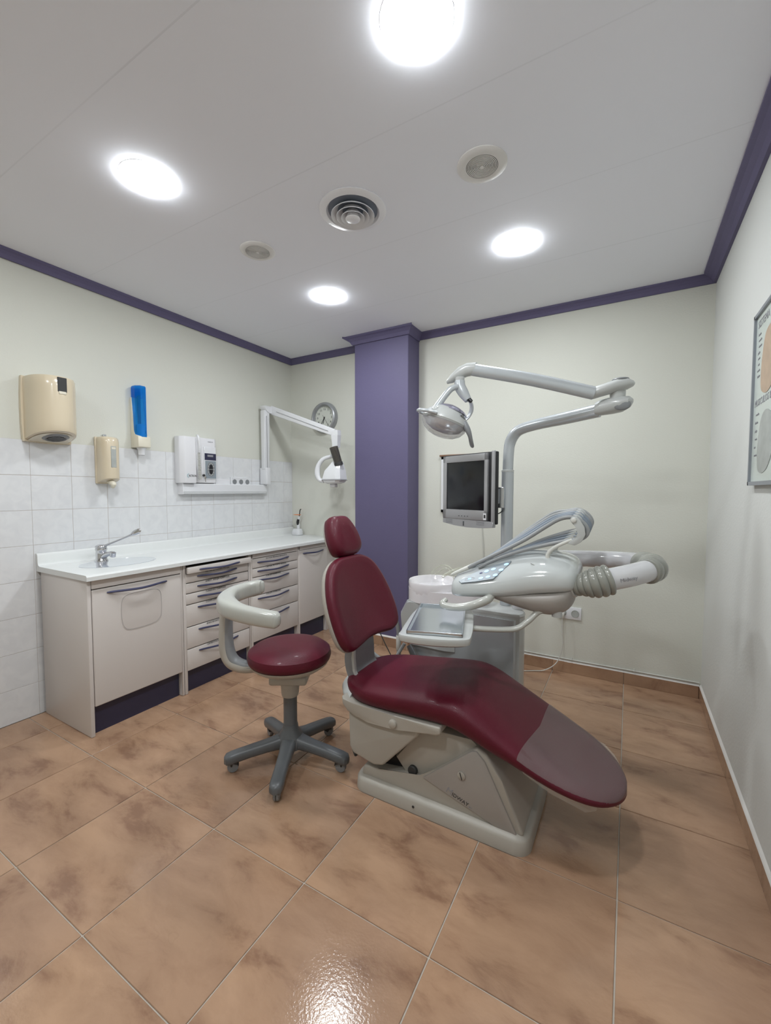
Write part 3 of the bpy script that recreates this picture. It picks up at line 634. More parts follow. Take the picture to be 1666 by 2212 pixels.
# ------------------------------------------------------------------ clock
ck = Vector((-2.515, BY, 1.985))
t = thing('wall_clock', 'round grey wall clock partly hidden by the x-ray arm', 'clock', tuple(ck))
obj('rim', lathe([(.110, .012), (.116, .040), (.122, .046), (.130, .044), (.140, .034), (.146, .016), (.146, 0), (.11, 0)], ck, 56, (0, -1, 0), caps=False), M['clock'], t)
dl = obj('dial', lathe([(.118, .004), (.118, .012), (.001, .012)], ck, 48, (0, -1, 0)), M['dial'], t)
for k in range(12):
    a = 2*pi*k/12; h = 12 if k == 0 else k
    text('numeral', str(h), .030, (ck.x+.082*sin(a), BY-.0128, ck.z+.082*cos(a)-.010), (1, 0, 0), (0, 0, 1), M['ink'], dl, align='CENTER')
bt = None
for k in range(60):
    a = 2*pi*k/60; L_ = .005 if k % 5 == 0 else .003
    q = box(-L_/2, L_/2, -.0004, .0004, -L_/2, L_/2); xf(q, Matrix.Translation((ck.x+.104*sin(a), BY-.0126, ck.z+.104*cos(a))) @ Matrix.Rotation(a, 4, 'Y'))
    bt = q if bt is None else merge(bt, q)
obj('minute_marks', bt, M['ink'], dl, smooth=False)
for sx_, nm in ((.042, 'sub_dial'), (-.042, 'sub_dial')):
    cc = Vector((ck.x+sx_, BY-.0126, ck.z-.035)); bt = None
    for k in range(12):
        a = 2*pi*k/12
        q = box(-.0016, .0016, -.0004, .0004, -.0016, .0016); xf(q, Matrix.Translation(cc+Vector((.021*sin(a), 0, .021*cos(a))))); bt = q if bt is None else merge(bt, q)
    q = box(-.0006, .0006, -.0004, .0004, -.004, .014); xf(q, Matrix.Translation(cc) @ Matrix.Rotation(.8, 4, 'Y')); bt = merge(bt, q)
    obj(nm, bt, M['inkg'], dl, smooth=False)
def hand(nm, ang, l0, l1, w_, yy_):
    q = box(-w_/2, w_/2, -.0006, .0006, -l0, l1); xf(q, Matrix.Translation((ck.x, BY-yy_, ck.z)) @ Matrix.Rotation(radians(ang), 4, 'Y')); obj(nm, q, M['ink'], t, smooth=False)
hand('hour_hand', 195, .012, .055, .0055, .016); hand('minute_hand', 212, .012, .08, .0045, .018); hand('second_hand', 146, .03, .085, .0018, .020)
obj('hub', lathe([(.005, .012), (.005, .022), (.001, .023)], ck, 14, (0, -1, 0)), M['ink'], t)

# ------------------------------------------------------------------ framed panel, sockets, plug, conduit, poster
t = thing('framed_panel', 'flat white-framed panel with brown top edge on back wall behind the monitor', 'wall panel', (-1.13, BY, 1.12))
obj('frame', merge(box(-1.325, -1.300, BY-.022, BY, 1.122, 1.572, .002, 1), box(-.955, -.93, BY-.022, BY, 1.122, 1.572, .002, 1), box(-1.325, -.93, BY-.022, BY, 1.122, 1.147, .002, 1), box(-1.325, -.93, BY-.022, BY, 1.548, 1.572, .002, 1)), M['whitegloss'], t)
obj('panel', box(-1.302, -.953, BY-.012, BY-.002, 1.145, 1.55), M['white'], t, smooth=False)
obj('top_edge', box(-1.338, -.917, BY-.028, BY, 1.572, 1.586, .002, 1), M['brown'], t, label='brown wooden top edge')
t = thing('double_socket', 'white double wall socket low on the back wall', 'socket', (-.35, BY, .43))
pl = obj('plate', box(-.428, -.268, BY-.011, BY, .388, .476, .004, 2), M['whitegloss'], t)
for k, xx in enumerate((-.390, -.308)):
    obj('socket_well', lathe([(.026, .0), (.026, .0015), (.023, .002), (.0215, -.006), (.001, -.006)], (xx, BY-.0115, .432), 28, (0, -1, 0)), M['pgrey'], pl)
    obj('contact_holes', merge(*[lathe([(.003, -.0055), (.003, -.004)], (xx+dx_, BY-.0115, .432+dz_), 8, (0, -1, 0)) for dx_, dz_ in ((-.009, 0), (.009, 0), (0, .009), (0, -.009))]), M['ink'], pl)
t = thing('power_plug', 'white plug and cable hanging from the left half of the double socket', 'plug', (-.39, BY-.03, .43))
obj('plug_body', tube([(-.390, BY-.014, .434), (-.390, BY-.035, .434), (-.388, BY-.045, .420), (-.388, BY-.045, .395)], [.016, .017, .014, .006], 14, 4), M['hosew'], t)
obj('cable', tube([(-.388, BY-.045, .40), (-.386, BY-.05, .30), (-.380, BY-.05, .22), (-.395, BY-.05, .13), (-.43, BY-.06, .06), (-.50, BY-.08, .012), (-.58, BY-.12, .006), (-.70, BY-.22, .006), (-.78, 2.75, .006)], .0035, 8, 5), M['hosew'], t)
t = thing('cable_conduit', 'thin white cable clipped along the top of the back skirting', 'cable', (-.5, BY, .1))
obj('cable', tube([(CX1+.01, BY-.007, .102), (-.9, BY-.007, .101), (-.3, BY-.007, .098), (.05, BY-.007, .100), (RX-.01, BY-.007, .100)], .0045, 8, 3), M['hosew'], t)
for xx in (-1.2, -.75, -.325, .058):
    obj('clip', merge(tube([(xx, BY-.001, .093), (xx, BY-.0125, .094), (xx, BY-.014, .102), (xx, BY-.001, .1075)], .0028, 6, 2), ball((xx, BY-.003, .110), .004, 1, 1, 1, 8)), M['hosew'], t)
t = thing('anatomy_poster', 'framed printed teeth chart hanging on the right wall', 'poster', (RX, 1.9, 1.3))
py0, py1, pz0, pz1 = 1.43, 2.135, 1.317, 1.958
obj('frame', merge(box(RX-.022, RX, py0, py0+.014, pz0, pz1), box(RX-.022, RX, py1-.012, py1, pz0, pz1), box(RX-.022, RX, py0, py1, pz0, pz0+.014), box(RX-.022, RX, py0, py1, pz1-.012, pz1)), M['rim'], t, smooth=False)
sh = obj('sheet', box(RX-.014, RX-.002, py0+.005, py1-.005, pz0+.005, pz1-.005), M['board'], t, smooth=False)
text('title', 'SISTEMA OSEO', .040, (RX-.0145, 2.10, 1.900), (0, -1, 0), (0, 0, 1), M['inkg'], sh)
text('title', 'MUSCULOS BUCALES', .036, (RX-.0145, 2.105, 1.610), (0, -1, 0), (0, 0, 1), M['inkg'], sh)
for k in range(14):
    zz = 1.87-k*.022 if k < 8 else 1.575-(k-8)*.03
    text('caption', ['lamina', 'esmalte', 'dentina', 'pulpa', 'encia', 'raiz', 'nervio'][k % 7], .014, (RX-.0145, 2.09-.004*(k % 3), zz), (0, -1, 0), (0, 0, 1), M['inkg'], sh)
blob = lambda pts, xx: loft([[Vector((xx, p.x, p.y)) for p in crom([(a, b_, 0) for a, b_ in pts], 4, True)], [Vector((xx-.0008, p.x, p.y)) for p in crom([(a, b_, 0) for a, b_ in pts], 4, True)]])
obj('figure_print', blob([(2.02, 1.66), (2.035, 1.72), (2.02, 1.80), (1.98, 1.86), (1.90, 1.86), (1.84, 1.78), (1.86, 1.68), (1.94, 1.64)], RX-.0145), M['skin'], sh)
obj('figure_print', blob([(2.03, 1.38), (2.04, 1.46), (2.01, 1.55), (1.94, 1.58), (1.86, 1.54), (1.85, 1.44), (1.90, 1.38), (1.97, 1.36)], RX-.0145), M['pgrey'], sh)

# ------------------------------------------------------------------ stool
sx_, sy_ = -1.379, 1.487
t = thing('assistant_stool', 'burgundy round stool with curved grey armrest and five-star castor base', 'stool', (sx_, sy_, 0))
cc = (sx_, sy_, 0)
obj('seat', lathe([(.15, .490), (.178, .492), (.191, .503), (.195, .520), (.190, .543), (.165, .562), (.12, .573), (.06, .578), (.002, .579)], cc, 56), M['vinyl'], t)
obj('seat_shell', lathe([(.06, .436), (.11, .448), (.155, .465), (.180, .483), (.184, .494), (.10, .494)], cc, 48), M['beige'], t)
vdir = Vector((-.5, .867, 0)); sdir = Vector((.867, .5, 0))
b = box(-.088, .088, -.06, .06, .390, .432, .012, 3); xf(b, Matrix.Translation((sx_, sy_, 0)) @ Matrix.Rotation(radians(30), 4, 'Z')); obj('seat_plate', b, M['beige'], t)
obj('column_sleeve', lathe([(.046, .40), (.045, .385), (.041, .335), (.038, .322), (.03, .320)], cc, 32), M['beige'], t)
obj('gas_column', lathe([(.032, .335), (.032, .15), (.040, .12), (.044, .10)], cc, 32), M['greyd'], t)
obj('hub', lathe([(.034, .185), (.038, .16), (.055, .135), (.066, .11), (.064, .078), (.045, .072)], cc, 36), M['greyd'], t)
def leg_bm():
    R = []
    for d, w_, zt, zb in ((.02, .038, .145, .070), (.06, .036, .132, .072), (.11, .031, .120, .068), (.18, .029, .108, .058), (.235, .029, .098, .048), (.268, .030, .091, .040), (.290, .026, .085, .040), (.300, .013, .074, .046)):
        zc = (zt+zb)/2; h = (zt-zb)/2; R.append([Vector((d, w_*math.copysign(abs(cos(a))**.7, cos(a)), zc+h*math.copysign(abs(sin(a))**.7, sin(a)))) for a in [2*pi*i/20 for i in range(20)]])
    return loft(R)
def castor_bm():
    return merge(lathe([(.007, .020), (.012, .022), (.014, .049)], (.268, 0, 0), 12))
leg0 = None
for k in range(5):
    a = radians(12+72*k)
    if leg0 is None:
        b = leg_bm(); leg0 = obj('leg', b, M['greyd'], t); OFF[leg0.name] = Vector()
        cs = obj('castor', merge(lathe([(.012, -.012), (.0235, -.011), (.0255, -.004), (.0255, -.0015)], (.262, 0, .0255), 24, (0, 1, 0)), lathe([(.012, .012), (.0235, .011), (.0255, .004), (.0255, .0015)], (.262, 0, .0255), 24, (0, 1, 0))), M['greym'], leg0)
        st_ = obj('castor_hood', merge(castor_bm(), prism([(.235, .030), (.262, .050), (.285, .042), (.282, .054), (.262, .058), (.240, .052)], -.020, .020, 'y', .003, 1)), M['rubber'], leg0)
        # rebuild at the origin of the stool: leg meshes are local to the stool's axis
        for o in (leg0, cs, st_): o.location = (0, 0, 0)
        leg0.data.transform(Matrix.Translation((sx_, sy_, 0)))
        leg0.rotation_euler = (0, 0, a); legs = [leg0]
        first = (cs, st_)
    else:
        l2 = leg0.copy(); COL.objects.link(l2); l2.parent = t; l2.rotation_euler = (0, 0, a)
        for c_ in first:
            c2 = c_.copy(); COL.objects.link(c2); c2.parent = l2; c2.rotation_euler = (0, 0, 0)
# curved armrest
pdir = Vector((-.867, -.5, 0))
post = [(sx_-.13, sy_-.085, .462), (sx_-.19, sy_-.115, .462), (sx_-.245, sy_-.135, .485), (sx_-.268, sy_-.145, .545), (sx_-.270, sy_-.146, .65), (sx_-.262, sy_-.143, .775)]
obj('armrest_post', tube(post, [.026, .030, .032, .031, .028, .026], 14, 6, flat=1.15), M['beige'], t)
obj('post_inlay', tube([(p[0]+.014, p[1]+.002, p[2]+.006) for p in post], [.020, .024, .026, .025, .022, .02], 12, 6, flat=1.15), M['greym'], t, label='darker grey inner face of the post')
padp = [(-1.598, 1.532, .806), (-1.610, 1.527, .806), (-1.632, 1.500, .803), (-1.640, 1.44, .800), (-1.622, 1.36, .798), (-1.565, 1.28, .794), (-1.49, 1.232, .790), (-1.40, 1.212, .785), (-1.31, 1.222, .778), (-1.240, 1.240, .773), (-1.222, 1.245, .772), (-1.212, 1.248, .772)]
def padsec():
    P_ = crom(padp, 5); rr_ = [v for v in crom([(a, b_, 0) for a, b_ in ((.016, .024), (.026, .036), (.029, .038), (.029, .038), (.031, .038), (.040, .038), (.042, .037), (.033, .035), (.030, .034), (.029, .033), (.025, .030), (.014, .018))], 5)]
    R_ = []
    for i, p in enumerate(P_):
        tg = (P_[min(i+1, len(P_)-1)]-P_[max(i-1, 0)]); tg.z = 0; tg.normalize(); sd_ = Vector((tg.y, -tg.x, 0))
        R_.append([p+sd_*rr_[i].x*math.copysign(abs(cos(a))**.55, cos(a))+Vector((0, 0, rr_[i].y*math.copysign(abs(sin(a))**.62, sin(a)))) for a in [2*pi*k/28 for k in range(28)]])
    return loft(R_)
obj('armrest_pad', padsec(), M['pad'], t, angle=60)

# ------------------------------------------------------------------ dental chair
t = thing('dental_chair', 'burgundy dental chair with reclined backrest and plastic-covered footrest', 'dental chair', (-.6, 1.70, 0))
YC = 1.702
def interp(tab, x):
    for (a, *va), (b_, *vb) in zip(tab, tab[1:]):
        if a <= x <= b_:
            f = (x-a)/(b_-a); return [p+(q-p)*f for p, q in zip(va, vb)]
    return list(tab[-1][1:])
SEAT = [(-1.120, .085, .428, .405), (-1.105, .130, .442, .395), (-1.07, .178, .452, .380), (-1.02, .212, .458, .372), (-.95, .232, .466, .370), (-.85, .240, .476, .374), (-.72, .245, .492, .382), (-.62, .247, .503, .385),
        (-.56, .247, .503, .380), (-.50, .247, .485, .365), (-.42, .246, .445, .338), (-.34, .245, .402, .318), (-.25, .243, .353, .292), (-.17, .230, .316, .266), (-.10, .206, .289, .246), (-.05, .170, .270, .232), (-.01, .118, .256, .222), (.012, .066, .246, .218), (.020, .030, .238, .222)]
def sec(x, hw_, zt, zb, grow=0.0, n=40, zcut=None):
    zc = (zt+zb)/2; h = (zt-zb)/2+grow; hw_ += grow; R = []
    for i in range(n):
        a = 2*pi*i/n; yv = hw_*math.copysign(abs(cos(a))**.36, cos(a)); zv = h*math.copysign(abs(sin(a))**.55, sin(a))
        # crowned top, undercut bottom
        if zv > 0: zv += .006*(1-(yv/hw_)**2)
        else: yv *= 1-.05*abs(zv/h)
        R.append(Vector((x, YC+yv, zc+zv)))
    return R
def fine(tab, per=3):
    P = crom([(a, b_, c_) for a, b_, c_, d_ in tab], per); Q = crom([(a, d_, 0) for a, b_, c_, d_ in tab], per)
    return [(p.x, p.y, p.z, q.y) for p, q in zip(P, Q)]
FS = fine(SEAT)
obj('seat_cushion', loft([sec(*s) for s in FS]), M['vinyl'], t, angle=60)
# transparent cover over the footrest
cv = [s for s in FS if s[0] > -.30]
def tilt(s, g):
    R = sec(*s, grow=g)
    for p in R:
        dx_ = .035*max(0, -(p.y-YC))/.24*min(1, max(0, -s[0]/.29)); p.x -= dx_; p.z += .51*dx_
    return R
rr = [tilt(s, .0022) for s in cv]
obj('plastic_cover', loft([[p for p in r if p.z > (s[3]+.012) or True] for r, s in zip([q[:20+1] for q in [r_[-1:]+r_[:20] for r_ in rr]], cv)], caps=False, closed=False), M['film'], t, label='clear plastic protective sleeve over the foot end')
# loose film flap
obj('loose_film', loft([[Vector((x_, y_, z_)) for x_, y_, z_ in ((-.30, 1.462, .330), (-.2, 1.475, .288), (-.13, 1.500, .262), (-.09, 1.525, .248), (-.06, 1.545, .240))],
                        [Vector((x_, y_, z_)) for x_, y_, z_ in ((-.29, 1.466, .318), (-.2, 1.476, .272), (-.135, 1.498, .243), (-.10, 1.515, .222), (-.07, 1.540, .222))]], caps=False, closed=False), M['loose'], t)
obj('loose_film', loft([[Vector((x_, y_, z_)) for x_, y_, z_ in ((-.12, 1.905, .275), (-.07, 1.882, .262), (-.03, 1.845, .25), (0, 1.80, .238))],
                        [Vector((x_, y_, z_)) for x_, y_, z_ in ((-.12, 1.915, .275), (-.06, 1.898, .266), (-.022, 1.858, .253), (.004, 1.80, .240))]], caps=False, closed=False), M['loose'], t)
# seat frame shell
fr_pts = [(-1.060, .410), (-1.056, .375), (-1.03, .348), (-.985, .332), (-.92, .327), (-.80, .332), (-.615, .358), (-.598, .368), (-.598, .398), (-.8, .388), (-1.0, .382)]
obj('seat_frame', merge(prism(fr_pts, YC-.243, YC+.243, 'y', .008, 3)), M['beige'], t)
obj('hinge_cover', loft([[Vector((xx, YC+w_*cos(a), zc_+h_*sin(a))) for a in [2*pi*i/24 for i in range(24)]] for xx, w_, zc_, h_ in ((-1.125, .10, .405, .03), (-1.115, .16, .402, .050), (-1.08, .20, .395, .060), (-1.03, .225, .385, .062))]), M['unit'], t)
obj('frame_knob', lathe([(.017, 0), (.017, .008), (.013, .011), (.001, .011)], (-.803, YC-.243, .357), 20, (0, -1, 0)), M['beige'], t)
# lift block, arm, base
blk = [(-1.035, .345), (-1.030, .185), (-1.012, .158), (-.905, .138), (-.862, .150), (-.70, .325), (-.695, .345), (-.72, .352), (-.88, .338)]
obj('lift_cover', prism(blk, YC-.225, YC+.225, 'y', .014, 4), M['beige'], t)
obj('lift_arm', prism([(-.83, .175), (-.72, .30), (-.70, .335), (-.50, .345), (-.44, .30), (-.62, .12), (-.78, .12)], YC-.172, YC+.172, 'y', .006, 2), M['beige'], t)
obj('arm_skirt', prism([(-.80, .150), (-.78, .172), (-.62, .195), (-.60, .13), (-.70, .11)], YC-.165, YC+.165, 'y', .004, 2), M['beige2'], t)
def rrect(x0, x1, y0, y1, r, n=6):
    P_ = []
    for cx2, cy2, a0 in ((x1-r, y1-r, 0), (x0+r, y1-r, 90), (x0+r, y0+r, 180), (x1-r, y0+r, 270)):
        for k in range(n+1):
            a = radians(a0+90*k/n); P_.append((cx2+r*cos(a), cy2+r*sin(a)))
    return P_
bx0, bx1, by0, by1 = -1.015, -.272, 1.478, 1.925
def lev(d, z, r=.055): return [Vector((p[0], p[1], z)) for p in rrect(bx0+d, bx1-d, by0+d, by1-d, r)]
obj('floor_base', loft([lev(0, 0), lev(0, .006), lev(.002, .045), lev(.008, .056), lev(.020, .062), lev(.03, .063)]), M['beige'], t)
body = [(-.985, .055), (-.978, .098), (-.95, .108), (-.90, .108), (-.70, .138), (-.60, .22), (-.47, .335), (-.43, .315), (-.375, .235), (-.300, .075), (-.295, .055)]
obj('base_body', prism(body, YC-.196, YC+.196, 'y', .016, 3), M['beige'], t)
pnl = obj('side_panel', prism([(-.690, .146), (-.488, .318), (-.470, .322), (-.438, .292), (-.318, .058), (-.326, .048), (-.345, .046)], YC-.203, YC-.190, 'y', .004, 2), M['beige2'], t, label='triangular side panel with lettering')
obj('panel_screw', lathe([(.016, 0), (.016, .004), (.013, .006), (.001, .006)], (-.527, YC-.203, .212), 20, (0, -1, 0)), M['beige'], pnl)
b = box(-.0015, .0015, -.001, .001, -.014, .014); xf(b, Matrix.Translation((-.527, YC-.2095, .212)) @ Matrix.Rotation(radians(-18), 4, 'Y')); obj('screw_slot', b, M['ink'], pnl, smooth=False)
ld = Vector((.93, 0, -.30)).normalized(); lu = Vector((.30, 0, .93)).normalized()
yl = YC-.2035
text('lettering', 'M', .034, (-.592, yl, .128), ld, (Vector((.45, 0, .9))).normalized(), M['inkg'], pnl)
text('lettering', 'IDWAY', .021, Vector((-.592, yl, .128))+ld*.027, ld, lu, M['ink'], pnl)
text('lettering', 'air', .011, Vector((-.592, yl, .128))+ld*.100, ld, lu, M['inkg'], pnl)
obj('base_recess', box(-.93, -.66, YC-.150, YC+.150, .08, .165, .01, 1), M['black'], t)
obj('adjust_knob', lathe([(.020, 0), (.020, .03), (.016, .034)], (-.745, YC-.155, .142), 16, (0, -1, .1)), M['rubber'], t, label='black knob in the base recess')
obj('foot_screw', lathe([(.005, 0), (.005, .002)], (-.72, by0-.0005, .028), 10, (0, -1, 0)), M['ink'], t)
obj('cable_end', tube([(-1.03, 1.60, .16), (-1.06, 1.56, .13), (-1.03, 1.53, .115)], .009, 8, 3), M['rubber'], t)
# back support bracket
brk = [(-1.085, .41), (-1.115, .46), (-1.125, .52), (-1.120, .58), (-1.150, .66), (-1.120, .67), (-1.080, .58), (-1.078, .52), (-1.070, .46), (-1.035, .41)]
obj('back_bracket', prism([(p.x, p.y) for p in crom([(a, b_, 0) for a, b_ in brk], 3, True)], YC-.125, YC+.06, 'y', .006, 2), M['greym'], t)
obj('bracket_trim', prism([(-1.045, .41), (-1.078, .47), (-1.083, .53), (-1.078, .60), (-1.068, .60), (-1.070, .53), (-1.066, .47), (-1.03, .41)], YC-.13, YC-.115, 'y', .002, 1), M['unit'], t)
# backrest
tn = Vector((-.393, 0, 1)).normalized(); nn = Vector((1, 0, .393)).normalized()
fb = frame((-1.03, 1.71, .52), (0, 1, 0), tn, nn)
bo = [(0, .484), (.095, .478), (.165, .440), (.208, .370), (.232, .285), (.240, .20), (.232, .13), (.208, .085), (.15, .066), (.06, .078), (-.04, .083), (-.14, .072), (-.215, .070), (-.255, .105), (-.268, .18), (-.260, .28), (-.228, .37), (-.175, .44), (-.10, .478)]
cvf = lambda s, t_: .35*s*s+.25*(t_-.3)**2*.5
obj('back_shell', pad3(bo, fb, [(.60, -.066), (.85, -.060), (.96, -.046), (1.0, -.030), (1.006, -.020), (.97, -.015)], cvf), M['beige'], t)
obj('backrest', pad3(bo, fb, [(.90, -.026), (.985, -.022), (1.005, -.008), (1.0, .010), (.972, .022), (.92, .027), (.80, .026), (.5, .020), (.2, .018)], cvf), M['vinyl'], t, angle=60)
ho = [(.015, .690), (.065, .686), (.098, .645), (.118, .585), (.117, .525), (.085, .492), (.015, .484), (-.055, .492), (-.086, .525), (-.088, .585), (-.068, .645), (-.035, .686)]
cvh = lambda s, t_: .8*(s-.015)**2
obj('headrest', pad3(ho, fb, [(.85, -.040), (.97, -.034), (1.02, -.012), (1.01, .012), (.93, .030), (.78, .040), (.4, .042), (.15, .042)], cvh), M['vinyl'], t, angle=70)
obj('head_shell', pad3(ho, fb, [(.75, -.052), (.90, -.047), (.96, -.037), (.9, -.032)], cvh), M['beige'], t)
obj('headrest_stem', tube([fb @ Vector((.012, .40, -.04)), fb @ Vector((.012, .46, -.03)), fb @ Vector((.012, .53, -.03))], .016, 10, 2, flat=1.6), M['black'], t)

# ------------------------------------------------------------------ cuspidor unit
t = thing('cuspidor_unit', 'grey-white floor unit behind the chair carrying the spittoon', 'dental unit', (-.8, 2.28, 0))
plan = [(-1.09, 2.165), (-.50, 2.150), (-.462, 2.160), (-.450, 2.19), (-.452, 2.235), (-.475, 2.27), (-.62, 2.33), (-.85, 2.42), (-1.06, 2.42), (-1.11, 2.32)]
body = loft([[Vector((x_ if x_ > -.7 else x_+dx_*(1 if x_ < -.9 else .4), y_, z)) for x_, y_ in plan] for z, dx_ in ((0, .30), (.20, .22), (.30, .10), (.38, .03), (.46, 0), (.655, 0))])
obj('body', body, M['unit'], t)
obj('front_door', loft([[Vector((x_+dx_, y_, z)) for x_, y_ in ((-1.085, 2.158), (-.506, 2.142), (-.484, 2.146), (-.478, 2.162), (-.506, 2.168), (-1.085, 2.172))] for z, dx_ in ((.30, 0), (.645, 0), (.650, 0))] if False else
    [[Vector((x_, y_, z)) for x_, y_ in ((xl, 2.160), (-.80, 2.149), (-.510, 2.141), (-.487, 2.144), (-.478, 2.158), (-.50, 2.172), (xl, 2.180))] for z, xl in ((.03, -.80), (.22, -.86), (.30, -.97), (.38, -1.04), (.46, -1.075), (.63, -1.085), (.642, -1.08))]), M['arm'], t, angle=30)
obj('top_cover', loft([[Vector((x_*s+(-.78)*(1-s), y_*s+2.28*(1-s), z)) for x_, y_ in plan] for s, z in ((1.0, .652), (1.008, .660), (.99, .672), (.93, .678))]), M['unit'], t)
obj('bowl_housing', loft([[Vector((x_, y_, z)) for x_, y_ in ((xl, 2.20), (xl+.03, 2.14), (-.86, 2.132), (-.80, 2.145), (-.80, 2.42), (xl+.03, 2.42), (xl, 2.36))] for z, xl in ((.42, -1.10), (.50, -1.150), (.58, -1.158), (.655, -1.118), (.662, -1.10))]), M['unit'], t, angle=25)
obj('dark_guard', tube([(-1.075, 2.14, .41), (-1.03, 2.13, .35), (-.97, 2.125, .28), (-.92, 2.125, .20)], [.018, .024, .024, .02], 12, 4, flat=.5), M['greyd'], t)
bc = Vector((-.975, 2.275, 0))
obj('bowl_base', loft([[Vector((x_, y_, z)) for x_, y_ in [(p.x, p.y) for p in crom([(bc.x-.152, bc.y, 0), (bc.x-.11, bc.y-.105, 0), (bc.x, bc.y-.150, 0), (bc.x+.16, bc.y-.115, 0), (bc.x+.30, bc.y-.095, 0), (bc.x+.33, bc.y, 0), (bc.x+.28, bc.y+.09, 0), (bc.x+.1, bc.y+.14, 0), (bc.x-.08, bc.y+.125, 0)], 4, True)]] for z in (.664, .668, .725, .735)]), M['ceramic'], t)
obj('spittoon_bowl', lathe([(.05, .665), (.135, .669), (.148, .70), (.153, .768), (.150, .776), (.145, .775), (.138, .765), (.12, .725), (.07, .695), (.02, .688)], bc, 56), M['ceramic'], t)
sp_ = obj('cup_filler', tube([(-.80, 2.33, .735), (-.80, 2.32, .80), (-.79, 2.30, .845), (-.82, 2.26, .855), (-.88, 2.23, .828), (-.905, 2.22, .808)], [.016, .014, .013, .012, .010, .008], 12, 5), M['clear'], t, label='translucent water spout')
obj('rinse_tube', tube([(-.86, 2.36, .735), (-.90, 2.38, .82), (-.96, 2.39, .845), (-1.02, 2.39, .82), (-1.05, 2.39, .78)], .004, 8, 5), M['clear'], t)
obj('rinse_tube', tube([(-.88, 2.37, .735), (-.92, 2.40, .80), (-.96, 2.41, .825), (-1.0, 2.41, .80), (-1.03, 2.40, .78)], .0035, 8, 5), M['clear'], t)
t = thing('suction_hose', 'upright grey suction hose with sleeve curving behind the backrest', 'hose', (-1.17, 2.15, 0))
obj('hose', tube([(-1.30, 2.16, .545), (-1.235, 2.18, .56), (-1.185, 2.18, .53), (-1.165, 2.18, .47), (-1.162, 2.18, .40), (-1.16, 2.18, .25), (-1.15, 2.18, .03), (-1.10, 2.19, .014), (-1.0, 2.2, .014)], .0125, 12, 5), M['hose'], t)
obj('sleeve', lathe([(.0135, .355), (.0150, .357), (.0150, .440), (.0135, .442)], (-1.163, 2.18, 0), 16), M['hosew'], t)
tag(obj('grey_hose', tube([(-1.38, 2.06, .42), (-1.33, 2.08, .37), (-1.24, 2.10, .31), (-1.15, 2.11, .26), (-1.0, 2.12, .16), (-.95, 2.13, .05), (-.93, 2.14, .0115)], .011, 10, 5), M['hose']), 'grey hose sloping down to the right behind the backrest', 'hose')
tag(obj('grey_hose', tube([(-1.085, 2.105, .43), (-1.115, 2.085, .37), (-1.145, 2.065, .30), (-1.16, 2.05, .15), (-1.20, 2.04, .0105)], .010, 10, 5), M['hose']), 'short grey hose curving down from the unit beside the tray', 'hose')
tag(obj('thin_cable', tube([(-1.31, 2.2, .44), (-1.27, 2.2, .37), (-1.215, 2.2, .28), (-1.14, 2.2, .12), (-1.08, 2.21, .004)], .003, 6, 4), M['rubber']), 'thin dark cable running diagonally behind the backrest', 'cable')

# ------------------------------------------------------------------ lamp with post
t = thing('dental_lamp', 'grey operating lamp on a double-jointed arm and post rising behind the unit', 'lamp', (-.567, 2.30, .679))
obj('post', tube([(-.567, 2.30, .679), (-.567, 2.30, 1.40)], .0315, 24, 1), M['arm'], t)
obj('post_ring', lathe([(.0325, 1.396), (.0325, 1.406), (.029, 1.408)], (-.567, 2.30, 0), 24), M['unit'], t)
obj('bent_tube', tube([(-.567, 2.30, 1.40), (-.565, 2.305, 1.50), (-.558, 2.308, 1.555), (-.532, 2.305, 1.60), (-.49, 2.295, 1.622), (-.40, 2.27, 1.637), (-.28, 2.243, 1.650), (-.13, 2.205, 1.668)], [.028, .028, .029, .029, .028, .028, .030, .032], 20, 5), M['arm'], t)
J = Vector((-.058, 2.178, 1.69))
obj('lower_knuckle', loft([[Vector((J.x+dx_, J.y-dx_*.22, zc_))+Vector((.2*w_*cos(a), w_*cos(a), h_*sin(a))) for a in [2*pi*i/20 for i in range(20)]] for dx_, w_, h_, zc_ in ((-.085, .030, .030, 1.674), (-.06, .036, .036, 1.677), (-.02, .043, .038, 1.680), (.02, .045, .035, 1.682), (.05, .034, .024, 1.688), (.062, .012, .008, 1.692))]), M['unit'], t)
obj('knuckle_cap', ball((J.x+.022, J.y-.036, 1.672), .032, 1.05, .35, .75), M['greym'], t)
obj('swivel', lathe([(.030, 1.70), (.032, 1.722), (.032, 1.745), (.03, 1.75)], (J.x+.002, J.y, 0), 24), M['unit'], t)
obj('upper_knuckle', loft([[Vector((J.x+dx_, J.y-.02+dx_*.15, zc_))+Vector((0, w_*cos(a), h_*sin(a))) for a in [2*pi*i/20 for i in range(20)]] for dx_, w_, h_, zc_ in ((-.115, .020, .020, 1.733), (-.10, .027, .027, 1.735), (-.05, .030, .027, 1.748), (0, .038, .028, 1.762), (.04, .036, .024, 1.766), (.062, .020, .012, 1.766), (.068, .006, .004, 1.766))]), M['unit'], t)
obj('knuckle_cap', ball((J.x+.012, J.y-.02, 1.787), .033, 1.05, .8, .25), M['greym'], t)
obj('upper_arm', tube([(-.150, 2.138, 1.735), (-.40, 2.045, 1.806), (-.665, 1.948, 1.866)], [.030, .0295, .028], 24, 4, flat=.82), M['arm'], t)
obj('elbow_cover', loft([[Vector((xx, yv+w_*cos(a)*.9, zc_+h_*sin(a))) for a in [2*pi*i/20 for i in range(20)]] for xx, yv, w_, h_, zc_ in ((-.635, 1.960, .029, .029, 1.868), (-.675, 1.944, .031, .031, 1.864), (-.71, 1.93, .029, .030, 1.848), (-.74, 1.92, .024, .022, 1.828), (-.762, 1.912, .012, .010, 1.812))]), M['unit'], t)
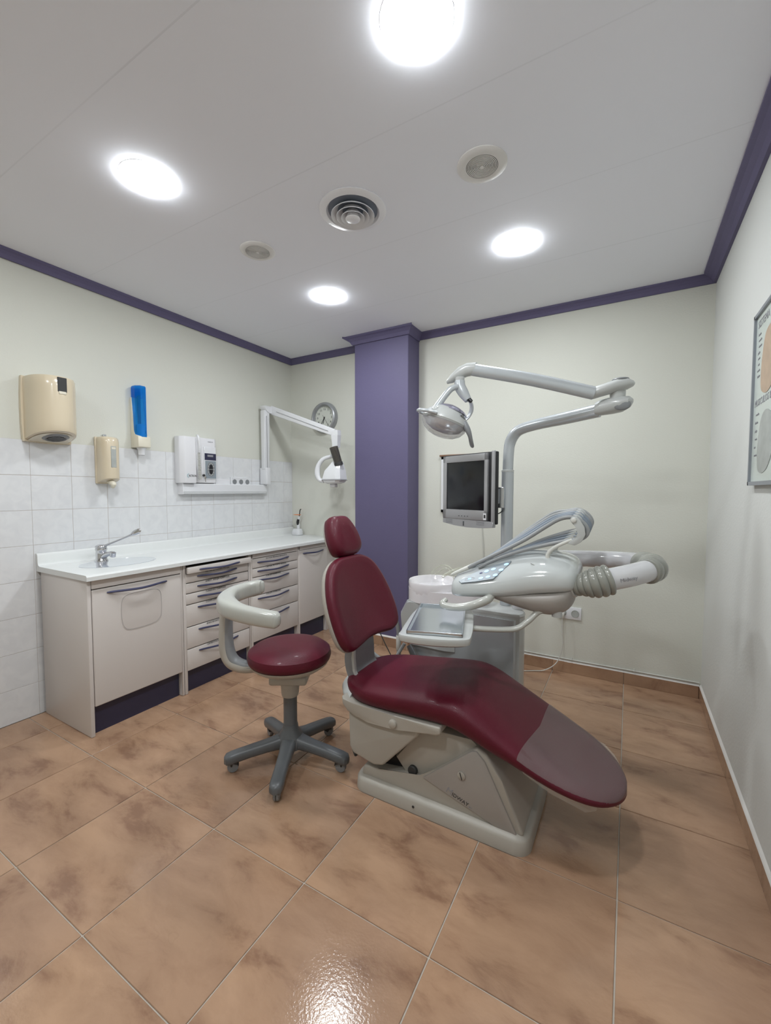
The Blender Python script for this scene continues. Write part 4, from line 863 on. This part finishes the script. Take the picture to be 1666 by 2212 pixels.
V = Vector((-.705, 1.925, 0))
obj('head_swivel', lathe([(.0225, 1.828), (.0225, 1.818), (.0215, 1.815), (.0215, 1.795), (.024, 1.790)], V, 24), M['unit'], t)
yk = obj('yoke_hub', tube([(V.x, V.y, 1.812), (V.x+.002, V.y, 1.785), (V.x+.018, V.y, 1.755), (V.x+.042, V.y, 1.718)], [.024, .026, .025, .017], 16, 5), M['arm'], t)
obj('yoke_tip', lathe([(.010, 0), (.009, .018), (.004, .02)], (V.x+.046, V.y-.002, 1.722), 12, (.6, 0, -.6)), M['black'], yk)
obj('yoke_arm', tube([(V.x-.002, V.y-.02, 1.782), (V.x-.03, V.y-.04, 1.768), (V.x-.06, V.y-.06, 1.725), (V.x-.10, V.y-.09, 1.655), (V.x-.118, V.y-.10, 1.632)], [.012, .015, .0155, .0165, .016], 14, 5), M['arm'], t)
obj('yoke_arm', tube([(V.x+.020, V.y+.02, 1.745), (V.x+.040, V.y+.045, 1.715), (V.x+.040, V.y+.055, 1.68), (V.x+.022, V.y+.05, 1.645), (V.x-.0, V.y+.03, 1.622)], [.010, .014, .016, .014, .009], 12, 5, flat=.5, upv=(.5, -.8, 0)), M['arm'], t)
ex_ = Vector((.867*cos(radians(20)), .5*cos(radians(20)), -sin(radians(20)))); ey_ = Vector((-.5, .867, 0)); ez_ = ex_.cross(ey_)
LC = Vector((-.762, 1.885, 1.618)); fh = frame(LC, ex_, ey_, ez_)
def dome(prof, sx2=1.0, sy2=.85, a0=0, a1=2*pi, n=40):
    cl = abs(a1-a0-2*pi) < 1e-6; m_ = n if cl else n+1
    return [[fh @ Vector((r*sx2*cos(a0+(a1-a0)*i/n), r*sy2*sin(a0+(a1-a0)*i/n), z)) for i in range(m_)] for r, z in prof]
hd = obj('lamp_shell', loft(dome([(.108, -.004), (.112, .004), (.108, .014), (.094, .038), (.068, .062), (.038, .074), (.006, .078)])), M['unit'], t)
obj('shell_insert', loft([[fh @ Vector((.008+r*.78*cos(a), r*.62*sin(a), z+.010)) for a in [2*pi*i/32 for i in range(32)]] for r, z in ((.104, .046), (.085, .060), (.055, .070), (.02, .077), (.003, .078))]), M['lav'], hd, label='lavender metallic top insert')
obj('shell_band', tube([fh @ Vector((.085*cos(a)*.9+.012, .078*sin(a), .030+.034*abs(sin(a/2+.8))*0+.028*(1-abs(cos(a)))) ) for a in [radians(q) for q in range(-60, 181, 24)]], .006, 8, 3), M['greym'], hd)
obj('lens', loft(dome([(.110, -.004), (.106, -.020), (.090, -.044), (.062, -.062), (.03, -.071), (.004, -.072)])), M['lens'], t, label='clear domed lens')
obj('reflector', loft(dome([(.098, -.006), (.082, -.030), (.05, -.044), (.02, -.038), (.004, -.035)])), M['chrome'], t)
obj('left_handle', tube([fh @ Vector(p) for p in ((-.055, -.085, .010), (-.095, -.078, .008), (-.130, -.045, .006), (-.138, 0, .008), (-.125, .03, .012), (-.10, .045, .012))], [.008, .0085, .008, .008, .007, .006], 12, 5), M['arm'], t)
obj('right_handle', tube([fh @ Vector(p) for p in ((.080, -.045, .018), (.108, -.060, -.010), (.138, -.055, -.045), (.158, -.035, -.066), (.150, -.020, -.060), (.128, -.010, -.020), (.105, .000, .012))], [.016, .013, .0075, .006, .006, .007, .010], 12, 5), M['greym'], t)
obj('pivot', ball(fh @ Vector((-.062, -.045, .030)), .022, 1, 1, .9), M['unit'], hd)

# ------------------------------------------------------------------ monitor
Rm = Vector((-.606, 2.20, 0)); Lm = Vector((-.960, 2.362, 0)); mr = (Rm-Lm).normalized(); mw = (Rm-Lm).length; mn = Vector((-mr.y, mr.x, 0)) * -1
mn = Vector((mr.y, -mr.x, 0))
if mn.y > 0: mn = -mn
t = thing('monitor', 'silver flat monitor with dark screen mounted left of the lamp post', 'monitor', (-.77, 2.30, 1.1))
fm = frame((Lm.x, Lm.y, 1.118), mr, (0, 0, 1), mn)
def mbox(x0, x1, z0, z1, n0, n1, bev=.003): return xf(box(x0, x1, z0, z1, n0, n1, bev, 2), fm)
obj('back_housing', mbox(.0, mw, .0, .385, -.030, -.004, .006), M['black'], t)
obj('side_frame', mbox(mw-.022, mw-.004, -.005, .388, -.012, .006), M['silver'], t)
obj('bezel', merge(mbox(.006, .036, .018, .378, -.006, .010), mbox(mw-.068, mw-.045, .018, .378, -.006, .010), mbox(.006, mw-.045, .340, .378, -.006, .010), mbox(.006, mw-.045, .018, .072, -.006, .010)), M['silver'], t)
obj('screen', mbox(.034, mw-.062, .068, .344, -.004, .006, .001), M['screen'], t, label='dark switched-off screen')
obj('speaker_bar', xf(prism([(.004, .020), (.004, -.008), (mw*.25, -.020), (mw*.5, -.026), (mw*.75, -.024), (mw-.006, -.016), (mw-.006, .012), (mw-.05, .016)], -.015, .008, 'z', .002, 1), fm), M['silver'], t)
for k in range(4): obj('button', mbox(.135+k*.022, .143+k*.022, .034, .039, .009, .0115, .001), M['greyd'], t)
obj('sticker', mbox(mw-.070, mw-.050, .022, .058, .0095, .0108, 0), M['white'], t)
obj('sticker_print', mbox(mw-.066, mw-.054, .032, .050, .0105, .0113, 0), M['ink'], t)
obj('power_button', mbox(.168, .178, -.018, .008, .006, .0095, .001), M['greyd'], t)
for k in range(8):
    x_ = .03 if k < 4 else mw-.12
    obj('speaker_slot', mbox(x_, x_+.055, .010-(k % 4)*.006, .0115-(k % 4)*.006, .0075, .0086, 0), M['greyd'], t)
obj('mount', merge(box(-.640, -.600, 2.230, 2.2675, 1.225, 1.31, .004, 1), box(-.606, -.572, 2.252, 2.2682, 1.205, 1.315, .002, 1)), M['steel'], t)
obj('power_lead', tube([(-.62, 2.23, 1.18), (-.60, 2.25, 1.175), (-.585, 2.272, 1.19)], .003, 6, 3), M['rubber'], t)
tag(obj('wall_cable', tube([(-.99, BY-.006, 1.14), (-.985, BY-.006, 1.0), (-.975, BY-.008, .86), (-.97, BY-.006, .7), (-.97, BY-.006, .11)], .0035, 6, 4), M['hosew']), 'thin white cable running down the back wall below the monitor', 'cable')

# ------------------------------------------------------------------ delivery unit
t = thing('delivery_unit', 'glossy grey-white instrument console on a thick white swing arm above the chair', 'dental unit', (-.4, 1.9, .82))
# sections along x: near wall bottom, near wall top, slope top, crown, far top, far wall, far bottom
def con(x, yn, zb, zw, ys_, zs_, yc_, zc_, yf, zf, zfb):
    return [(x, yn+.004, zb), (x, yn-.002, zb+(zw-zb)*.5), (x, yn, zw), (x, ys_, zs_), (x, yc_, zc_), (x, (yc_+yf)/2, (zc_+zf)/2+.012), (x, yf, zf), (x, yf, zfb), (x, (yn+yf)/2, (zb+zfb)/2)]
CS = [con(-.684, 1.79, .832, .872, 1.815, .892, 1.88, .905, 2.0, .895, .855),
      con(-.676, 1.755, .818, .885, 1.795, .915, 1.88, .930, 2.02, .91, .85),
      con(-.61, 1.744, .822, .895, 1.800, .932, 1.88, .955, 2.04, .94, .855),
      con(-.54, 1.742, .830, .910, 1.815, .962, 1.90, .985, 2.06, .965, .86),
      con(-.47, 1.742, .838, .928, 1.832, .990, 1.92, 1.012, 2.08, .99, .865),
      con(-.40, 1.746, .848, .950, 1.835, 1.010, 1.93, 1.030, 2.09, 1.01, .87),
      con(-.33, 1.758, .866, .965, 1.835, 1.020, 1.93, 1.035, 2.09, 1.015, .88),
      con(-.26, 1.762, .876, .972, 1.835, 1.020, 1.93, 1.036, 2.09, 1.015, .89),
      con(-.195, 1.778, .888, .970, 1.84, 1.005, 1.93, 1.020, 2.08, 1.00, .90),
      con(-.172, 1.805, .900, .955, 1.855, .982, 1.93, .995, 2.05, .980, .905), con(-.160, 1.86, .925, .945, 1.88, .955, 1.93, .962, 2.0, .955, .925)]
bm_ = loft([[Vector(p) for p in c_] for c_ in CS])
shell = obj('console_shell', bm_, M['gloss'], t, sub=2, angle=180)
LS = [(-.52, 1.79, 1.95, .846, .850), (-.50, 1.755, 2.0, .830, .862), (-.40, 1.755, 2.03, .805, .882), (-.31, 1.757, 2.03, .785, .893), (-.245, 1.762, 2.02, .785, .903), (-.195, 1.785, 2.0, .815, .915), (-.178, 1.82, 1.96, .860, .925)]
bm_ = loft([[Vector((x_, ya, zt_)), Vector((x_, ya+.006, (zt_+zb_)/2)), Vector((x_, ya+.03, zb_)), Vector((x_, (ya+yb_)/2, zb_-.006)), Vector((x_, yb_-.03, zb_)), Vector((x_, yb_, zt_))] for x_, ya, yb_, zb_, zt_ in LS])
obj('console_underside', bm_, M['beige2'], t, sub=2, angle=180)
# keypad on the sloping near shoulder
def slope_pt(x, f):   # f 0 near lower edge, 1 upper edge
    tb = [(c_[2][0], c_[2][1], c_[2][2], c_[3][1], c_[3][2]) for c_ in CS]
    ya, za, yb_, zb_ = interp(tb, x); n_ = Vector((0, -(zb_-za), (yb_-ya))).normalized()
    p = Vector((x, ya+(yb_-ya)*f, za+(zb_-za)*f)); return p, n_
def kquad(cs_, h=.002, lift=.0):
    lo, hi = [], []
    for x_, f_ in cs_:
        p, n_ = slope_pt(x_, f_); lo.append(p-n_*.006); hi.append(p+n_*(h+lift))
    return loft([lo, hi])
kp = obj('keypad', kquad([(-.640, .25), (-.625, .05), (-.56, .05), (-.485, .05), (-.435, .72), (-.43, .92), (-.50, .92), (-.58, .80)], .0015), M['keypad'], t, label='grey keypad with blue-lit keys', smooth=False)
def key(x, f, rx=.0108, ry=.0070, mat='bluelit', nm='lit_key'):
    p, n_ = slope_pt(x, f); tx_ = (slope_pt(x+.02, f)[0]-slope_pt(x-.02, f)[0]).normalized(); ty_ = n_.cross(tx_)
    b = loft([[p+n_*h+(tx_*cos(a)*rx+ty_*sin(a)*ry) for a in [2*pi*i/20 for i in range(20)]] for h in (.001, .0032)]); obj(nm, b, M[mat], kp)
for x_, f_ in ((-.540, .22), (-.510, .22), (-.480, .24), (-.525, .62), (-.497, .64), (-.462, .48), (-.446, .75)): key(x_, f_)
key(-.548, .60, .007, .004, 'handle', 'symbol_key')
p, n_ = slope_pt(-.592, .33); b = box(-.008, .008, -.005, .005, .001, .003, .001, 1)
tx_ = (slope_pt(-.57, .33)[0]-slope_pt(-.61, .33)[0]).normalized(); obj('blue_display', xf(b, frame(p, tx_, n_.cross(tx_), n_)), M['bluelit'], kp)
b = tube([p+n_*.002+tx_*(.024*math.copysign(abs(cos(a))**.5, cos(a)))+n_.cross(tx_)*(.006*sin(a)) for a in [2*pi*i/24 for i in range(24)]], .0006, 6, 1, closed=True); obj('display_frame', b, M['whitegloss'], kp)
# handle
obj('console_handle', tube([(-.682, 1.72, .822), (-.690, 1.700, .808), (-.670, 1.690, .800), (-.61, 1.69, .804), (-.55, 1.70, .820), (-.505, 1.73, .840), (-.495, 1.77, .850)], [.010, .015, .0155, .0165, .018, .018, .014], 16, 5), M['pad'], t)
obj('rubber_foot', lathe([(.007, 0), (.007, .012)], (-.66, 1.80, .828), 12), M['rubber'], t)
obj('side_tab', tube([(-.345, 1.803, .998), (-.315, 1.806, .984), (-.285, 1.812, .966)], [.004, .008, .004], 10, 5, flat=.5, upv=(0, 1, 0)), M['unit'], t)
# holders and whip arms
ysl = [1.855, 1.91, 1.965, 2.02, 2.07]
for k, y_ in enumerate(ysl):
    dz_ = .006*k
    w_ = obj('whip_arm', tube([(-.285, y_, 1.005), (-.287, y_, 1.03), (-.270, y_, 1.056+dz_*.3), (-.235, y_, 1.078+dz_), (-.195, y_, 1.098+dz_)], [.009, .009, .0085, .0075, .007], 10, 4), M['hosew'], t)
    obj('whip_hook', prism([(a, b_+dz_) for a, b_ in ((-.212, 1.082), (-.185, 1.076), (-.160, 1.092), (-.146, 1.122), (-.150, 1.150), (-.168, 1.180), (-.180, 1.192), (-.198, 1.192), (-.205, 1.178), (-.196, 1.165), (-.180, 1.150), (-.172, 1.128), (-.176, 1.108), (-.195, 1.098))], y_-.010, y_+.010, 'y', .003, 2), M['unit'], w_)
    obj('hook_pin', lathe([(.010, 0), (.010, .004), (.007, .006), (.001, .006)], (-.190, y_-.010, 1.178+dz_), 16, (0, -1, 0)), M['hosew'], w_)
    obj('slot', box(-.345, -.275, y_-.006, y_+.006, .96, 1.006 if y_ < 2 else .985, .002, 1), M['greyd'], t, label='instrument slot')
    ho_ = [(-.325, y_+.008, 1.036), (-.29, y_+.012, 1.052), (-.24, y_+.013, 1.085+dz_), (-.195, y_+.013, 1.118+dz_)]
    mt_ = M['hosebl'] if k in (1, 2) else M['hose']
    # hose: from holder up over the hook and back down to the console
    obj('instrument_hose', tube([(-.615, 1.815+k*.035, .952), (-.56, 1.82+k*.036, .985), (-.47, 1.835+k*.042, 1.035+dz_), (-.38, y_-.004, 1.088+dz_*2), (-.30, y_+.008, 1.145+dz_*2), (-.245, y_+.012, 1.180+dz_), (-.195, y_+.013, 1.188+dz_), (-.155, y_+.013, 1.165+dz_), (-.140, y_+.013, 1.130+dz_), (-.165, y_+.013, 1.102+dz_), (-.23, y_+.008, 1.088+dz_), (-.34, y_-.008, 1.058+dz_*.5), (-.44, 1.835+k*.045, 1.022), (-.52, 1.825+k*.042, .985), (-.57, 1.82+k*.04, .955)], .0088, 10, 5), mt_, t)
    obj('instrument', tube([(-.690, 1.80+k*.034, .915), (-.672, 1.805+k*.034, .925), (-.625, 1.815+k*.035, .948), (-.60, 1.82+k*.035, .962)], [.005, .008, .0095, .0095], 12, 3), M['hosew'], t)
# swing arm
obj('swing_arm', tube([(-.455, 2.28, .947), (-.40, 2.286, .952), (-.25, 2.272, .962), (-.10, 2.245, .972), (.0, 2.19, .980), (.06, 2.12, .985), (.085, 2.03, .986)], [.040, .0395, .0395, .040, .041, .042, .042], 24, 5), M['armwhite'], t)
obj('arm_root', tube([(-.488, 2.262, .679), (-.488, 2.262, .90), (-.480, 2.268, .935), (-.44, 2.283, .950)], [.036, .036, .039, .040], 20, 4), M['armwhite'], t)
fa = obj('front_arm', tube([(.070, 1.945, .982), (.0, 1.875, .966), (-.075, 1.838, .948)], [.043, .043, .043], 28, 4), M['armwhite'], t)
def bellows(pts, radii, parent, ribs, amp=.006):
    P_ = crom(pts, 24); Rr = [v.x for v in crom([(r, 0, 0) for r in radii], 24)]; n = len(P_)
    rs_ = [r+amp*(abs(sin(pi*ribs*i/(n-1)))**.6*2-1)*.8 for i, r in enumerate(Rr)]
    return obj('bellows', tube(P_, rs_, 28, 1), M['bellow'], parent, angle=75)
bellows([(.052, 2.125, .985), (.086, 2.05, .986), (.088, 1.98, .985), (.066, 1.935, .981)], [.048, .050, .050, .048], t, 4, .0045)
bellows([(-.055, 1.848, .953), (-.085, 1.838, .943), (-.12, 1.832, .932), (-.145, 1.835, .925), (-.175, 1.845, .918)], [.056, .058, .054, .044, .040], t, 6, .0045)
obj('console_flange', lathe([(.044, -.02), (.046, .012), (.042, .018)], (-.190, 1.853, .912), 28, (1, -.3, .1)), M['unit'], t)
def onpipe(u, dx_):
    return None
axp = (Vector((.0, 1.875, .966))-Vector((.070, 1.945, .982))).normalized(); side = Vector((axp.y, -axp.x, 0)).normalized()
if side.y > 0: side = -side
upx = Vector((-axp.x, -axp.y, -axp.z)).cross(side)*-1
p_ = Vector((.0, 1.875, .966))+side*.0432
rx_ = (-axp)
uu = Vector((0, 0, 1)); uu = (uu-rx_*uu.dot(rx_)).normalized()
rx0 = (Vector((.0, 1.875, .966))-Vector((-.075, 1.838, .948))).normalized(); sd0 = Vector((rx0.y, -rx0.x, 0)).normalized(); uu0 = (Vector((0, 0, 1))-rx0*rx0.z).normalized()
text('lettering', 'Midway', .021, Vector((-.040, 1.855, .950))+sd0*.0462, rx0, uu0, M['inkg'], fa, ext=.0006)
# tray holder and arm
TZ = .755; TC = Vector((-.680, 1.635, TZ)); td = Vector((-.300, .954, 0)); tr_ = Vector((.954, .300, 0))
ft = frame(TC, tr_, td, (0, 0, 1))
ta = obj('tray_arm', tube([(-.560, 1.690, .722), (-.50, 1.71, .722), (-.43, 1.745, .722), (-.385, 1.765, .730), (-.345, 1.785, .762), (-.31, 1.80, .800), (-.27, 1.81, .812), (-.245, 1.82, .812)], .0115, 14, 5, flat=1.3), M['pad'], t)
obj('arm_pivot', lathe([(.020, .785), (.020, .835)], (-.242, 1.82, 0), 20), M['unit'], t)
hp = [(p.x, p.y) for p in crom([(-.125, -.210, 0), (0, -.232, 0), (.112, -.215, 0), (.138, -.16, 0), (.142, .05, 0), (.130, .19, 0), (.05, .215, 0), (-.09, .205, 0), (-.122, .12, 0), (-.132, -.05, 0), (-.134, -.16, 0)], 4, True)]
obj('tray_holder', loft([[ft @ Vector((a*s, b_*s, z)) for a, b_ in hp] for s, z in ((.90, -.040), (.98, -.030), (1, -.012), (.99, -.005), (.96, -.003))]), M['unit'], t)
tr = tag(obj('instrument_tray', xf(merge(box(-.104, .104, -.198, .198, -.0015, .0015), *[box(*q, -.0015, .012, .001, 1) for q in ((-.106, -.100, -.200, .200), (.100, .106, -.200, .200), (-.106, .106, -.200, -.194), (-.106, .106, .194, .200))]), ft), M['traysteel'], smooth=False), 'empty rectangular steel instrument tray resting on the tray holder', 'tray')
tr.location = (0, 0, .0)
